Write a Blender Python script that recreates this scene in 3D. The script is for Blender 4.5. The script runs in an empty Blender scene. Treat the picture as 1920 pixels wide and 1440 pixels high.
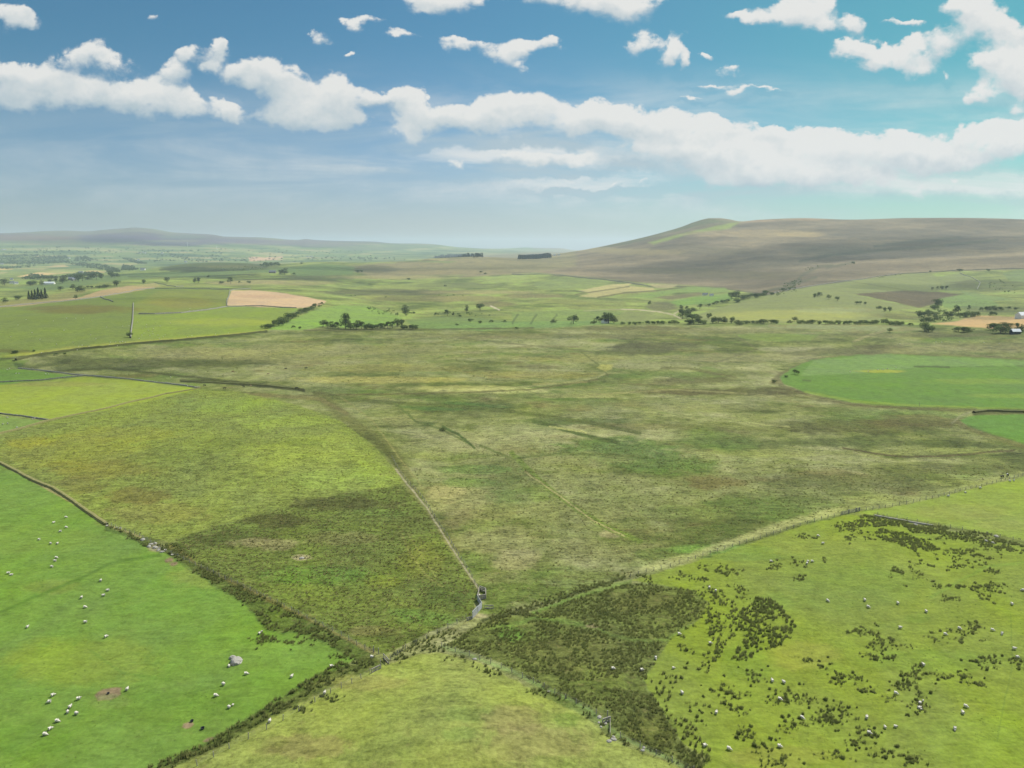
import bpy, bmesh, math, random
import numpy as np
from mathutils import Vector, Matrix
random.seed(7); rng = np.random.default_rng(7)
S = bpy.context.scene; COL = S.collection; R = math.radians

# ------------------------------------------------------------------ camera
H = 92.0; F = 1331.0; PITCH = math.atan(250.0 / F)
cp, sp = math.cos(PITCH), math.sin(PITCH)
cam_d = bpy.data.cameras.new('camera'); cam = bpy.data.objects.new('camera', cam_d); COL.objects.link(cam)
cam.location = (0, 0, H); cam.rotation_euler = (R(90) - PITCH, 0, 0)
cam_d.sensor_width = 36.0; cam_d.lens = 36.0 * F / 1920.0; cam_d.clip_start = 0.5; cam_d.clip_end = 60000.0
S.camera = cam
S.view_settings.view_transform = 'Standard'; S.view_settings.look = 'None'
S.view_settings.exposure = 0.90; S.view_settings.gamma = 1.0
S.cycles.transparent_max_bounces = 64; S.cycles.volume_bounces = 1; S.cycles.max_bounces = 6; S.cycles.diffuse_bounces = 2
S.cycles.use_denoising = True; S.cycles.denoiser = 'OPENIMAGEDENOISE'; S.cycles.denoising_input_passes = 'RGB_ALBEDO_NORMAL'; S.cycles.denoising_prefilter = 'ACCURATE'

# ------------------------------------------------------------------ sun
SUN_AZ, SUN_EL = R(48), R(50)
SUN = Vector((math.sin(SUN_AZ) * math.cos(SUN_EL), math.cos(SUN_AZ) * math.cos(SUN_EL), math.sin(SUN_EL)))
sl = bpy.data.lights.new('sun', 'SUN'); sl.energy = 3.6; sl.angle = R(0.5); sl.color = (1.0, 0.95, 0.86)
so = bpy.data.objects.new('sun', sl); COL.objects.link(so); so.rotation_euler = SUN.to_track_quat('Z', 'Y').to_euler(); so.location = (0, 0, 3000)

# ------------------------------------------------------------------ sky
W = bpy.data.worlds.new('World'); S.world = W; W.use_nodes = True
nt = W.node_tree; N = nt.nodes; L = nt.links; N.clear()
def nd(tree, typ, **kw):
    n = tree.nodes.new(typ)
    for k, v in kw.items():
        if k.startswith('i') and k[1:].isdigit(): n.inputs[int(k[1:])].default_value = v
        else: setattr(n, k, v)
    return n
def math_n(tree, op, a, b=None, c=None, clamp=False):
    n = tree.nodes.new('ShaderNodeMath'); n.operation = op; n.use_clamp = clamp
    for k, v in enumerate((a, b, c)):
        if v is None: continue
        if isinstance(v, (int, float)): n.inputs[k].default_value = v
        else: tree.links.new(v, n.inputs[k])
    return n.outputs[0]
def px_dir(px, py):
    cx, cy = (px - 960.0) / F, (720.0 - py) / F
    return np.array([cx, cp + cy * sp, -sp + cy * cp])
PUFFS = [(40,180,72,36),(130,182,72,36),(220,185,72,34),(300,192,60,32),(365,206,46,26),(60,148,60,22,.5),(430,216,28,20),
 (130,118,38,28,.75),(175,96,40,26,.75),(215,125,40,28,.45),(20,132,44,20,.65),(350,108,18,16),(398,106,22,28),(396,134,12,14,.7),(328,140,32,22,.75),
 (20,42,40,26),(40,52,30,14,.8),(285,35,18,9,.7),(440,148,36,20),(490,142,34,30),(530,165,48,40),(580,205,52,34),(545,220,66,26),(635,185,30,32),(640,232,46,26),
 (690,185,22,15,.8),(745,186,48,18),(775,215,32,30),(768,252,38,22),(830,225,58,24,.9),(900,220,58,32),(950,226,50,32),
 (588,76,20,13,.75),(660,108,15,8,.6),(660,52,26,12,.65),(705,48,28,10,.65),(752,70,38,9,.55),
 (800,8,40,16),(850,14,46,24),(910,0,28,10,.8),(862,86,38,12,.8),(940,108,32,28),(995,95,42,12,.85),(1050,95,20,15,1),(975,130,16,14,.7),
 (1100,4,80,24),(1180,14,64,28),(1200,88,25,27),(1265,92,22,26),(1246,110,18,24),(1286,118,12,20,.9),
 (1395,38,50,9,.9),(1470,35,66,24),(1530,14,38,24),(1545,50,28,18),(1605,56,22,18),(1590,92,36,11),(1650,100,60,18),(1715,98,26,28),(1725,132,32,18),
 (1772,86,34,32),(1700,45,36,8,.8),(1835,38,46,44),(1885,62,36,28),(1905,122,56,40),(1855,120,34,18),(1915,172,36,26),(1832,180,32,24),(1775,145,12,18,.7),(1908,205,20,14,.8),
 (1328,106,10,12,.5),(1362,138,26,12,.65),(1376,178,28,13,.75),(1308,188,26,7,.6),(1440,170,46,7,.5),(1340,160,40,9,.5),
 (1015,200,32,28),(1060,232,80,32),(1140,222,80,30),(1220,250,80,34),(1300,248,46,28),(1352,248,30,24),(1250,286,100,20),(1345,290,90,26),
 (1440,254,48,16),(1520,272,84,22),(1620,292,110,32),(1705,288,86,28),(1780,312,66,22),(1450,312,120,32),(1560,332,130,20),(1800,258,34,20,.9),(1850,278,56,32),(1905,262,54,34),
 (1790,10,44,22,.7),(1890,150,50,30,.6),(1640,112,50,18,.8),(1010,0,60,16,.7),(1290,300,70,30,.8),(1400,330,110,22,.8),(1000,298,58,18,.9),(1085,302,46,18,.9),(880,308,120,18,.5),(1140,350,120,12,.35),(1700,360,220,26,.5)]
geo = nd(nt, 'ShaderNodeTexCoord')
sep = nd(nt, 'ShaderNodeSeparateXYZ'); L.new(geo.outputs['Generated'], sep.inputs[0])
yy = math_n(nt, 'MAXIMUM', sep.outputs[1], 0.06)
ua = math_n(nt, 'DIVIDE', sep.outputs[0], yy); ue = math_n(nt, 'DIVIDE', sep.outputs[2], yy)
uv = nd(nt, 'ShaderNodeCombineXYZ'); L.new(ua, uv.inputs[0]); L.new(ue, uv.inputs[1])
def noise(tree, vec, scale, detail=6, rough=0.55, dist=0.0, sx=1, sy=1, sz=1, off=(0, 0, 0)):
    m = nd(tree, 'ShaderNodeMapping'); m.inputs['Scale'].default_value = (sx, sy, sz); m.inputs['Location'].default_value = off
    tree.links.new(vec, m.inputs[0])
    n = nd(tree, 'ShaderNodeTexNoise'); tree.links.new(m.outputs[0], n.inputs['Vector'])
    n.inputs['Scale'].default_value = scale; n.inputs['Detail'].default_value = detail
    n.inputs['Roughness'].default_value = rough; n.inputs['Distortion'].default_value = dist
    return n
# billow: push the lookup about with noise so that the puffs get a cauliflower edge
wn = noise(nt, uv.outputs[0], 16.0, 6, 0.6, 0.0, 1, 1.3)
wv = nd(nt, 'ShaderNodeVectorMath', operation='SUBTRACT'); L.new(wn.outputs['Color'], wv.inputs[0]); wv.inputs[1].default_value = (.5, .5, .5)
ws = nd(nt, 'ShaderNodeVectorMath', operation='MULTIPLY_ADD'); L.new(wv.outputs[0], ws.inputs[0]); ws.inputs[1].default_value = (.085, .05, 0); L.new(uv.outputs[0], ws.inputs[2])
fsum, gsum = None, None
pos = ws.outputs[0]
for kp, p in enumerate(PUFFS):
    if kp and kp % 6 == 0:                                # a link of negligible weight that makes the sums run in turn
        cv = nd(nt, 'ShaderNodeCombineXYZ'); L.new(fsum, cv.inputs[0]); L.new(gsum, cv.inputs[1])
        ch = nd(nt, 'ShaderNodeVectorMath', operation='MULTIPLY_ADD'); L.new(cv.outputs[0], ch.inputs[0]); ch.inputs[1].default_value = (1e-9, 1e-9, 0); L.new(pos, ch.inputs[2]); pos = ch.outputs[0]
    x, y, rx, ry = p[:4]; w = p[4] if len(p) > 4 else 1.0
    d0 = px_dir(x, y); d1 = px_dir(x + rx, y); d2 = px_dir(x, y - ry)
    a0, e0 = d0[0] / d0[1], d0[2] / d0[1]
    sa = abs(d1[0] / d1[1] - a0); se = abs(d2[2] / d2[1] - e0)
    v = nd(nt, 'ShaderNodeVectorMath', operation='MULTIPLY_ADD'); L.new(pos, v.inputs[0])
    v.inputs[1].default_value = (1 / sa, 1 / se, 0); v.inputs[2].default_value = (-a0 / sa, -e0 / se, 0)
    q = nd(nt, 'ShaderNodeVectorMath', operation='DOT_PRODUCT'); L.new(v.outputs[0], q.inputs[0]); L.new(v.outputs[0], q.inputs[1])
    ex = math_n(nt, 'EXPONENT', math_n(nt, 'MULTIPLY', q.outputs['Value'], -1.0))
    fsum = math_n(nt, 'MULTIPLY_ADD', ex, w, fsum if fsum is not None else 0.0)
    sy_ = nd(nt, 'ShaderNodeSeparateXYZ'); L.new(v.outputs[0], sy_.inputs[0])
    gsum = math_n(nt, 'MULTIPLY_ADD', ex, sy_.outputs[1], gsum if gsum is not None else 0.0)
n1 = noise(nt, uv.outputs[0], 26.0, 9, 0.62, 0.3, 1, 1.4)
n2 = noise(nt, uv.outputs[0], 7.0, 5, 0.55, 0.2, 1, 1.8, off=(3.1, 1.7, 0))
n3 = noise(nt, uv.outputs[0], 70.0, 5, 0.6, 0.4, 1, 1.2, off=(7.7, 2.2, 0))
fn0 = math_n(nt, 'MULTIPLY', math_n(nt, 'SUBTRACT', n3.outputs['Fac'], 0.5), 0.7)
fn = math_n(nt, 'ADD', math_n(nt, 'MULTIPLY_ADD', math_n(nt, 'SUBTRACT', n1.outputs['Fac'], 0.5), 1.7, fn0), math_n(nt, 'MULTIPLY', math_n(nt, 'SUBTRACT', n2.outputs['Fac'], 0.5), 0.9))
gate = nd(nt, 'ShaderNodeMapRange', interpolation_type='SMOOTHSTEP'); L.new(fsum, gate.inputs[0]); gate.inputs[1].default_value = .06; gate.inputs[2].default_value = .45
gr = math_n(nt, 'DIVIDE', gsum, math_n(nt, 'MAXIMUM', fsum, 0.15))
ff = math_n(nt, 'MULTIPLY_ADD', fn, gate.outputs[0], math_n(nt, 'MULTIPLY_ADD', math_n(nt, 'MULTIPLY', gr, gate.outputs[0]), 0.22, math_n(nt, 'MINIMUM', fsum, 1.2)))
den = nd(nt, 'ShaderNodeMapRange', interpolation_type='SMOOTHSTEP'); L.new(ff, den.inputs[0]); den.inputs[1].default_value = .24
L.new(math_n(nt, 'ADD', math_n(nt, 'MAXIMUM', math_n(nt, 'MULTIPLY_ADD', gr, -0.6, 0.86), 0.4), 0.24), den.inputs[2])   # crisp crowns, soft undersides
# thin veils low in the sky
sn = noise(nt, uv.outputs[0], 3.2, 7, 0.6, 0.6, 1, 6.0, off=(0.4, 0.2, 0))
veil = nd(nt, 'ShaderNodeMapRange', interpolation_type='SMOOTHSTEP'); L.new(sn.outputs['Fac'], veil.inputs[0]); veil.inputs[1].default_value = .36; veil.inputs[2].default_value = .68
vb0 = nd(nt, 'ShaderNodeMapRange', interpolation_type='SMOOTHSTEP'); L.new(ue, vb0.inputs[0]); vb0.inputs[1].default_value = .02; vb0.inputs[2].default_value = .09
vb1 = nd(nt, 'ShaderNodeMapRange', interpolation_type='SMOOTHSTEP'); L.new(ue, vb1.inputs[0]); vb1.inputs[1].default_value = .26; vb1.inputs[2].default_value = .12
va = nd(nt, 'ShaderNodeMapRange', interpolation_type='SMOOTHSTEP'); L.new(ua, va.inputs[0]); va.inputs[1].default_value = -.75; va.inputs[2].default_value = .1; va.inputs[3].default_value = .3; va.inputs[4].default_value = 1.15
vv = math_n(nt, 'MULTIPLY', math_n(nt, 'MULTIPLY', veil.outputs[0], vb0.outputs[0]), math_n(nt, 'MULTIPLY', vb1.outputs[0], math_n(nt, 'MULTIPLY', va.outputs[0], 0.8)))
# broken cloud over the rest of the sky, overhead and behind, added out of view for ambient light
hn_ = noise(nt, geo.outputs['Generated'], 3.0, 4, 0.6, 0.3)
hc = nd(nt, 'ShaderNodeMapRange', interpolation_type='SMOOTHSTEP'); L.new(hn_.outputs['Fac'], hc.inputs[0]); hc.inputs[1].default_value = .46; hc.inputs[2].default_value = .62
up = nd(nt, 'ShaderNodeMapRange', interpolation_type='SMOOTHSTEP'); L.new(ue, up.inputs[0]); up.inputs[1].default_value = .38; up.inputs[2].default_value = .6
cov = math_n(nt, 'MAXIMUM', math_n(nt, 'MAXIMUM', den.outputs[0], vv), math_n(nt, 'MULTIPLY', hc.outputs[0], up.outputs[0]), clamp=True)
# cloud colour: white crowns, grey bases, glare towards the sun
lit = math_n(nt, 'ADD', math_n(nt, 'MULTIPLY_ADD', gr, 0.9, 0.42), math_n(nt, 'MULTIPLY', fn, -0.75))
glare = nd(nt, 'ShaderNodeVectorMath', operation='DOT_PRODUCT'); L.new(geo.outputs['Generated'], glare.inputs[0]); glare.inputs[1].default_value = tuple(SUN)
gl = nd(nt, 'ShaderNodeMapRange', interpolation_type='SMOOTHSTEP'); L.new(glare.outputs['Value'], gl.inputs[0]); gl.inputs[1].default_value = .3; gl.inputs[2].default_value = .85
lit2 = math_n(nt, 'MULTIPLY_ADD', gl.outputs[0], 0.55, lit, clamp=True)
cc = nd(nt, 'ShaderNodeMix', data_type='RGBA'); L.new(lit2, cc.inputs[0]); cc.inputs[6].default_value = (.235, .285, .315, 1); cc.inputs[7].default_value = (.415, .415, .405, 1)
sky = nd(nt, 'ShaderNodeTexSky', sky_type='NISHITA', sun_disc=False, sun_elevation=SUN_EL, sun_rotation=SUN_AZ, altitude=300, air_density=1.0, dust_density=1.6, ozone_density=1.4)
SKY_STR = 0.058
ti = nd(nt, 'ShaderNodeMapRange', interpolation_type='SMOOTHSTEP'); L.new(ue, ti.inputs[0]); ti.inputs[1].default_value = .02; ti.inputs[2].default_value = .30
tm = nd(nt, 'ShaderNodeMix', data_type='RGBA'); L.new(ti.outputs[0], tm.inputs[0]); tm.inputs[6].default_value = (.68, .77, .92, 1); tm.inputs[7].default_value = (.27, .62, .72, 1)
sm = nd(nt, 'ShaderNodeMix', data_type='RGBA', blend_type='MULTIPLY'); sm.inputs[0].default_value = 1; L.new(sky.outputs[0], sm.inputs[6])
ta = nd(nt, 'ShaderNodeMapRange', interpolation_type='SMOOTHSTEP'); L.new(ua, ta.inputs[0]); ta.inputs[1].default_value = -.2; ta.inputs[2].default_value = .7
tm2 = nd(nt, 'ShaderNodeMix', data_type='RGBA', blend_type='MULTIPLY'); L.new(ta.outputs[0], tm2.inputs[0]); L.new(tm.outputs[2], tm2.inputs[6]); tm2.inputs[7].default_value = (.64, .98, .78, 1); L.new(tm2.outputs[2], sm.inputs[7])
sk = nd(nt, 'ShaderNodeVectorMath', operation='SCALE'); L.new(cc.outputs[2], sk.inputs[0]); L.new(math_n(nt, 'MULTIPLY_ADD', up.outputs[0], 1.2 / SKY_STR, 1.0 / SKY_STR), sk.inputs['Scale'])  # unseen overhead cloud brightened further, as added fill light
mx = nd(nt, 'ShaderNodeMix', data_type='RGBA'); L.new(cov, mx.inputs[0]); L.new(sm.outputs[2], mx.inputs[6]); L.new(sk.outputs[0], mx.inputs[7])
bg = nd(nt, 'ShaderNodeBackground'); L.new(mx.outputs[2], bg.inputs[0]); bg.inputs[1].default_value = SKY_STR
wo = nd(nt, 'ShaderNodeOutputWorld'); L.new(bg.outputs[0], wo.inputs[0])
W.cycles.sampling_method = 'MANUAL'; W.cycles.sample_map_resolution = 512

# ------------------------------------------------------------------ small tools
def srgb(r, g, b):
    c = np.array([r, g, b], float) / 255.0
    return np.where(c <= 0.04045, c / 12.92, ((c + 0.055) / 1.055) ** 2.4)
KK = 1.95
def alb(r, g, b, k=None): return srgb(r, g, b) / (k or KK)      # real albedo of a surface seen with that colour in the sun
_perm = rng.permutation(4096).astype(np.int64)
_grad = rng.uniform(0, 2 * math.pi, 4096)
def perlin(x, y, seed=0):
    xi = np.floor(x).astype(np.int64); yi = np.floor(y).astype(np.int64); xf = x - xi; yf = y - yi
    u = xf * xf * xf * (xf * (xf * 6 - 15) + 10); v = yf * yf * yf * (yf * (yf * 6 - 15) + 10)
    def g(ix, iy, dx, dy):
        a = _grad[_perm[(_perm[(ix + seed * 131) & 4095] + iy) & 4095]]
        return np.cos(a) * dx + np.sin(a) * dy
    a = g(xi, yi, xf, yf); b = g(xi + 1, yi, xf - 1, yf); c = g(xi, yi + 1, xf, yf - 1); d = g(xi + 1, yi + 1, xf - 1, yf - 1)
    return (a + (b - a) * u + ((c + (d - c) * u) - (a + (b - a) * u)) * v) * 1.4
def fbm(x, y, oct=4, seed=0, rough=0.5):
    t = 0; a = 1.0; s = 0
    for k in range(oct):
        t = t + a * perlin(x * 2 ** k + 17.3 * k, y * 2 ** k - 9.1 * k, seed + k); s += a; a *= rough
    return t / s
def sstep(a, b, x):
    t = np.clip((x - a) / (b - a), 0, 1); return t * t * (3 - 2 * t)
def slopes(X, Y):                                        # monotone cubic slopes along axis 0
    d = np.diff(Y, axis=0) / np.diff(X).reshape((-1,) + (1,) * (Y.ndim - 1))
    m = np.zeros_like(Y); m[0] = d[0]; m[-1] = d[-1]
    a, b = d[:-1], d[1:]
    m[1:-1] = np.where(a * b > 0, 2 * a * b / np.where(np.abs(a + b) < 1e-12, 1, a + b), 0)
    return m
def pchip(X, Y, q):
    X = np.asarray(X, float); Y = np.asarray(Y, float); m = slopes(X, Y); q = np.clip(q, X[0], X[-1])
    i = np.clip(np.searchsorted(X, q) - 1, 0, len(X) - 2); h = X[i + 1] - X[i]; t = (q - X[i]) / h
    sh = (-1,) + (1,) * (Y.ndim - 1); t = t.reshape(sh); h = h.reshape(sh)
    return (1 + 2 * t) * (1 - t) ** 2 * Y[i] + t * (1 - t) ** 2 * h * m[i] + t * t * (3 - 2 * t) * Y[i + 1] + t * t * (t - 1) * h * m[i + 1]
MATS = {}
def link(name, me, mat=None, parent=None):
    o = bpy.data.objects.new(name, me); COL.objects.link(o)
    if mat is not None and me is not None:
        me.materials.append(mat)
    if parent is not None: o.parent = parent
    return o
def empty(name, loc=(0, 0, 0), rz=0.0, sc=1.0):
    o = bpy.data.objects.new(name, None); COL.objects.link(o); o.location = loc; o.rotation_euler = (0, 0, rz); o.scale = (sc,) * 3
    o.empty_display_size = 0.5
    return o
def tag(o, label=None, cat=None, group=None, kind=None):
    if label: o['label'] = label
    if cat: o['category'] = cat
    if group: o['group'] = group
    if kind: o['kind'] = kind
    return o
def mesh_np(name, V, Fs, smooth=False):
    V = np.asarray(V, np.float32); Fs = np.asarray(Fs, np.int32); k = Fs.shape[1]
    me = bpy.data.meshes.new(name); me.vertices.add(len(V)); me.vertices.foreach_set('co', V.ravel())
    me.loops.add(Fs.size); me.loops.foreach_set('vertex_index', Fs.ravel())
    me.polygons.add(len(Fs)); me.polygons.foreach_set('loop_start', np.arange(0, Fs.size, k, dtype=np.int32))
    me.polygons.foreach_set('use_smooth', np.full(len(Fs), smooth, dtype=bool))
    me.update(calc_edges=True); me.validate(); return me

# ------------------------------------------------------------------ terrain: distance rings, the height of each read along the view
def xcol(th): return 960 + F * np.tan(np.clip(th, -1.0, 1.0)) / cp
def row_dz(r, th, y):                                     # height over the eye of a point r metres off that is seen at row y
    c = np.cos(np.clip(th, -1.0, 1.0)); s = (720 - y) / F
    return r * c * (s * cp - sp) / (cp + s * sp)
RINGS = {
 900: [(-500,610),(0,611),(300,610),(500,611),(1000,611),(1400,610),(1650,613),(1900,617),(2400,620)],
 1200: [(-500,588),(0,584),(250,574),(500,579),(650,588),(750,592),(1000,590),(1250,592),(1400,586),(1520,582),(1650,588),(1750,595),(1920,594),(2400,594)],
 1600: [(-500,566),(0,563),(250,551),(500,553),(750,566),(1000,563),(1250,566),(1400,560),(1530,552),(1650,556),(1750,568),(1920,566),(2400,566)],
 2200: [(-500,550),(0,548),(250,532),(500,533),(750,541),(1000,536),(1250,540),(1400,538),(1530,527),(1650,524),(1750,530),(1920,528),(2400,530)],
 3000: [(-500,535),(0,531),(150,522),(300,514),(420,508),(500,507),(750,512),(1000,507),(1200,503),(1350,495),(1500,486),(1700,480),(1920,478),(2400,480)],
 3900: [(-500,522),(0,521),(200,513),(280,504),(340,496),(390,493),(450,493.5),(490,496),(540,494),(610,491),(660,492.5),(760,489.5),(820,484),(900,481.5),(1000,486),(1060,484),(1100,478),(1200,462),(1300,449),(1500,441),(1700,440),(1920,440),(2400,446)],
 4800: [(-500,512),(0,512),(250,505),(450,501),(600,499),(750,494),(850,488),(950,486),(1000,484),(1040,477),(1075,471.5),(1100,467.5),(1150,457.5),(1200,446.5),(1250,433.5),(1275,426),(1300,416.5),(1330,409.5),(1345,409.5),(1360,411),(1387,415.5),(1420,412.5),(1500,409.5),(1590,412.2),(1700,409.3),(1780,409),(1860,410),(1920,412),(2400,425)],
 6500: [(-500,496),(0,495),(250,491),(500,489),(750,486),(950,483),(1100,479),(1200,462),(1300,440),(1500,430),(1920,430),(2400,440)],
 9000: [(-500,466),(0,466),(250,463),(400,466),(500,469),(650,472),(750,474),(860,476),(1000,475),(1100,476),(1200,476),(1500,470),(2400,470)],
 12000: [(-500,440),(0,437.7),(60,435.5),(90,433.5),(130,432.8),(165,434),(200,431.2),(235,428.5),(255,427),(285,429),(330,436.2),(400,440),(425,444),(480,445),(510,446.5),(540,449.2),(560,449.8),(574,448.3),(590,450),(640,452),(700,453.2),(740,456.5),(780,456.8),(810,458),(860,463.5),(920,467),(960,469.3),(1000,472),(1100,474),(1200,476),(2400,476)],
 16000: [(-500,470),(700,470),(860,467),(930,466.3),(960,465.3),(985,464),(1010,465),(1050,465.3),(1072,468.5),(1100,470),(1200,470),(2400,472)],
 21000: [(-500,481),(2400,481)],
}
def base_height(x, y):
    r = np.hypot(x, y); th = np.arctan2(x, y); xc = xcol(th)
    rr = [40.0, 450.0, 640.0] + [float(k) for k in RINGS]
    Z = np.zeros((len(rr),) + r.shape)
    for k, (rad, pts) in enumerate(RINGS.items()):
        px, py = zip(*pts)
        Z[k + 3] = H + row_dz(float(rad), th, pchip(px, np.array(py), xc))
    T = np.log(np.array(rr)); q = np.clip(np.log(np.maximum(r, 40.0)), T[0], T[-1])
    m = slopes(T, Z); i = np.clip(np.searchsorted(T, q) - 1, 0, len(T) - 2); a = np.arange(len(r)); h = T[i + 1] - T[i]; t = (q - T[i]) / h
    z = (1 + 2 * t) * (1 - t) ** 2 * Z[i, a] + t * (1 - t) ** 2 * h * m[i, a] + t * t * (3 - 2 * t) * Z[i + 1, a] + t * t * (t - 1) * h * m[i + 1, a]
    # undulation
    near = 1 - sstep(600, 1100, r)
    z += near * (0.9 * fbm(x / 70, y / 70, 3, 1) + 0.25 * fbm(x / 14, y / 14, 2, 2))
    mid = sstep(900, 1500, r) * (1 - sstep(3600, 4600, r)); z += mid * (6.0 * fbm(x / 240, y / 300, 4, 3) + 1.2 * fbm(x / 60, y / 80, 3, 6))
    hill = sstep(2600, 3400, r) * (1 - sstep(4300, 4750, r)) * sstep(-0.05, 0.25, th); z += hill * (10.0 * fbm(x / 420, y / 420, 4, 4) - 16.0 * np.maximum(0, .28 - np.abs(fbm((x + .5 * y) / 260, (y - .5 * x) / 900, 4, 7))))
    far = sstep(5500, 8000, r) * (1 - sstep(11000, 11900, r)); z += far * 26.0 * fbm(x / 900, y / 900, 4, 5)
    # knoll under the camera, and the shoulder of the left pasture
    z += 4.5 * np.exp(-(((x + 8) / 34) ** 2 + ((y - 122) / 24) ** 2))
    z += 2.5 * np.exp(-(((x + 130) / 60) ** 2 + ((y - 330) / 60) ** 2))
    return z
# grid: fine inside the view, coarse elsewhere
NT = 1500
th_in = np.linspace(R(-43), R(43), NT); th_out = np.linspace(R(43), R(317), 62)[1:-1]
TH = np.concatenate([th_in, th_out])
rows = np.arange(1500.0, 566.0, -1.45)
dep = PITCH + np.arctan((rows - 720) / F); r1 = H / np.tan(dep); r1 = r1[(r1 > 88)]
lo = [12.0, 30.0, 50.0, 65.0, 78.0]
r2 = np.exp(np.linspace(math.log(r1[-1]), math.log(5000), 300))[1:]
r3 = np.exp(np.linspace(math.log(5000), math.log(13000), 120))[1:]
r4 = np.array([13600, 14400, 15200, 15800, 16000, 16400, 17000, 18500, 20500.0])
RR = np.concatenate([lo, r1, r2, r3, r4])
NR, NTH = len(RR), len(TH)
gx = (RR[:, None] * np.sin(TH)[None, :]).ravel(); gy = (RR[:, None] * np.cos(TH)[None, :]).ravel()
gz = base_height(gx, gy); ZG = gz.reshape(NR, NTH)
TH_S = th_in
def ground(x, y):                                        # height of the built surface
    x = np.asarray(x, float); y = np.asarray(y, float)
    r = np.hypot(x, y); th = np.arctan2(x, y)
    i = np.clip(np.searchsorted(RR, r) - 1, 0, NR - 2); t = np.clip((r - RR[i]) / (RR[i + 1] - RR[i]), 0, 1)
    u = np.clip((th - TH_S[0]) / (TH_S[1] - TH_S[0]), 0, NT - 1.001); j = u.astype(int); f = u - j
    return (ZG[i, j] * (1 - f) + ZG[i, j + 1] * f) * (1 - t) + (ZG[i + 1, j] * (1 - f) + ZG[i + 1, j + 1] * f) * t
_rs = np.exp(np.linspace(math.log(60), math.log(20000), 3000))
def pick(px, py):                                        # where the line of sight through a photo point meets the ground
    d = px_dir(px, py); hn = math.hypot(d[0], d[1]); ux, uy, uz = d[0] / hn, d[1] / hn, d[2] / hn
    z = H + _rs * uz; g = ground(_rs * ux, _rs * uy); w = np.nonzero(z <= g)[0]
    k = w[0] if len(w) else len(_rs) - 1
    k = max(k, 1); a = z[k - 1] - g[k - 1]; b = g[k] - z[k]; t = a / (a + b) if a + b > 1e-9 else 1
    r = _rs[k - 1] + (_rs[k] - _rs[k - 1]) * min(max(t, 0), 1)
    x, y = r * ux, r * uy
    return np.array([x, y, float(ground(x, y))])
def mpp(p):                                              # metres per photo pixel at a point
    return (p[1] * cp - (p[2] - H) * sp) / F
def path_world(pts, step=None):
    P = np.array([pick(*p) for p in pts])
    if step is None: return P
    out = [P[0]]
    for a, b in zip(P[:-1], P[1:]):
        n = max(1, int(round(np.hypot(*(b - a)[:2]) / step)))
        for k in range(1, n + 1): out.append(a + (b - a) * k / n)
    out = np.array(out); out[:, 2] = ground(out[:, 0], out[:, 1]); return out

# ------------------------------------------------------------------ what grows where (albedo of the sward with a few sunlit patches, one colour per vertex of the sheet)
dzv = gz - H; depth = gy * cp - dzv * sp; ok = depth > 5
PX = np.where(ok, 960 + F * gx / np.where(ok, depth, 1), -9e5); PY = np.where(ok, 720 - F * (gy * sp + dzv * cp) / np.where(ok, depth, 1), -9e5)
gr_ = np.hypot(gx, gy); gth = np.arctan2(gx, gy)
ALB = np.zeros((len(gx), 3)); ROUGH = np.full(len(gx), 0.8)
lr = np.log(gr_) * 40
wpx = 2.2 * fbm(gth * 60, lr, 3, 11); wpy = 1.6 * fbm(gth * 60, lr, 3, 12)
def mask_of(poly, soft, warp):
    P = np.array(poly, float); m = soft + 3 * warp + 1
    idx = np.nonzero((PX > P[:, 0].min() - m) & (PX < P[:, 0].max() + m) & (PY > P[:, 1].min() - m) & (PY < P[:, 1].max() + m) & (gr_ > 20))[0]
    x = PX[idx] + warp * wpx[idx]; y = PY[idx] + warp * wpy[idx]
    ins = np.zeros(len(idx), bool); d2 = np.full(len(idx), 1e18)
    for (ax, ay), (bx, by) in zip(P, np.roll(P, -1, 0)):
        c = (ay > y) != (by > y)
        with np.errstate(divide='ignore', invalid='ignore'):
            ins ^= c & (x < (bx - ax) * (y - ay) / (by - ay) + ax)
        L2 = (bx - ax) ** 2 + (by - ay) ** 2 + 1e-9; t = np.clip(((x - ax) * (bx - ax) + (y - ay) * (by - ay)) / L2, 0, 1)
        d2 = np.minimum(d2, (x - ax - t * (bx - ax)) ** 2 + (y - ay - t * (by - ay)) ** 2)
    sd = np.sqrt(d2) * np.where(ins, 1, -1)
    return idx, sstep(-soft, soft, sd)
def mixin(idx, m, col, rough):
    ALB[idx] += (np.asarray(col) - ALB[idx]) * m[:, None]
    if rough is not None: ROUGH[idx] += (rough - ROUGH[idx]) * m
def paint(poly, col, a=1.0, soft=1.2, rough=None, warp=1.0):
    idx, m = mask_of(poly, soft, warp); mixin(idx, m * a, col, rough)
def blob(x, y, rx, ry, col, a=0.6, rough=None, brk=0.7, seed=0):
    q = ((PX - x) / rx) ** 2 + ((PY - y) / ry) ** 2
    idx = np.nonzero((q < 3.2) & (gr_ > 20))[0]
    n = fbm(gth[idx] * 38 + seed * 3.3, lr[idx] * 0.8 + seed, 5, 21, .62)
    e_ = np.exp(-q[idx] * 1.1); m = sstep(.22, .62, e_ * (1 + .3 * brk * n) + .55 * brk * n * sstep(0, .5, e_)) * a
    mixin(idx, m, col, rough)
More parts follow.
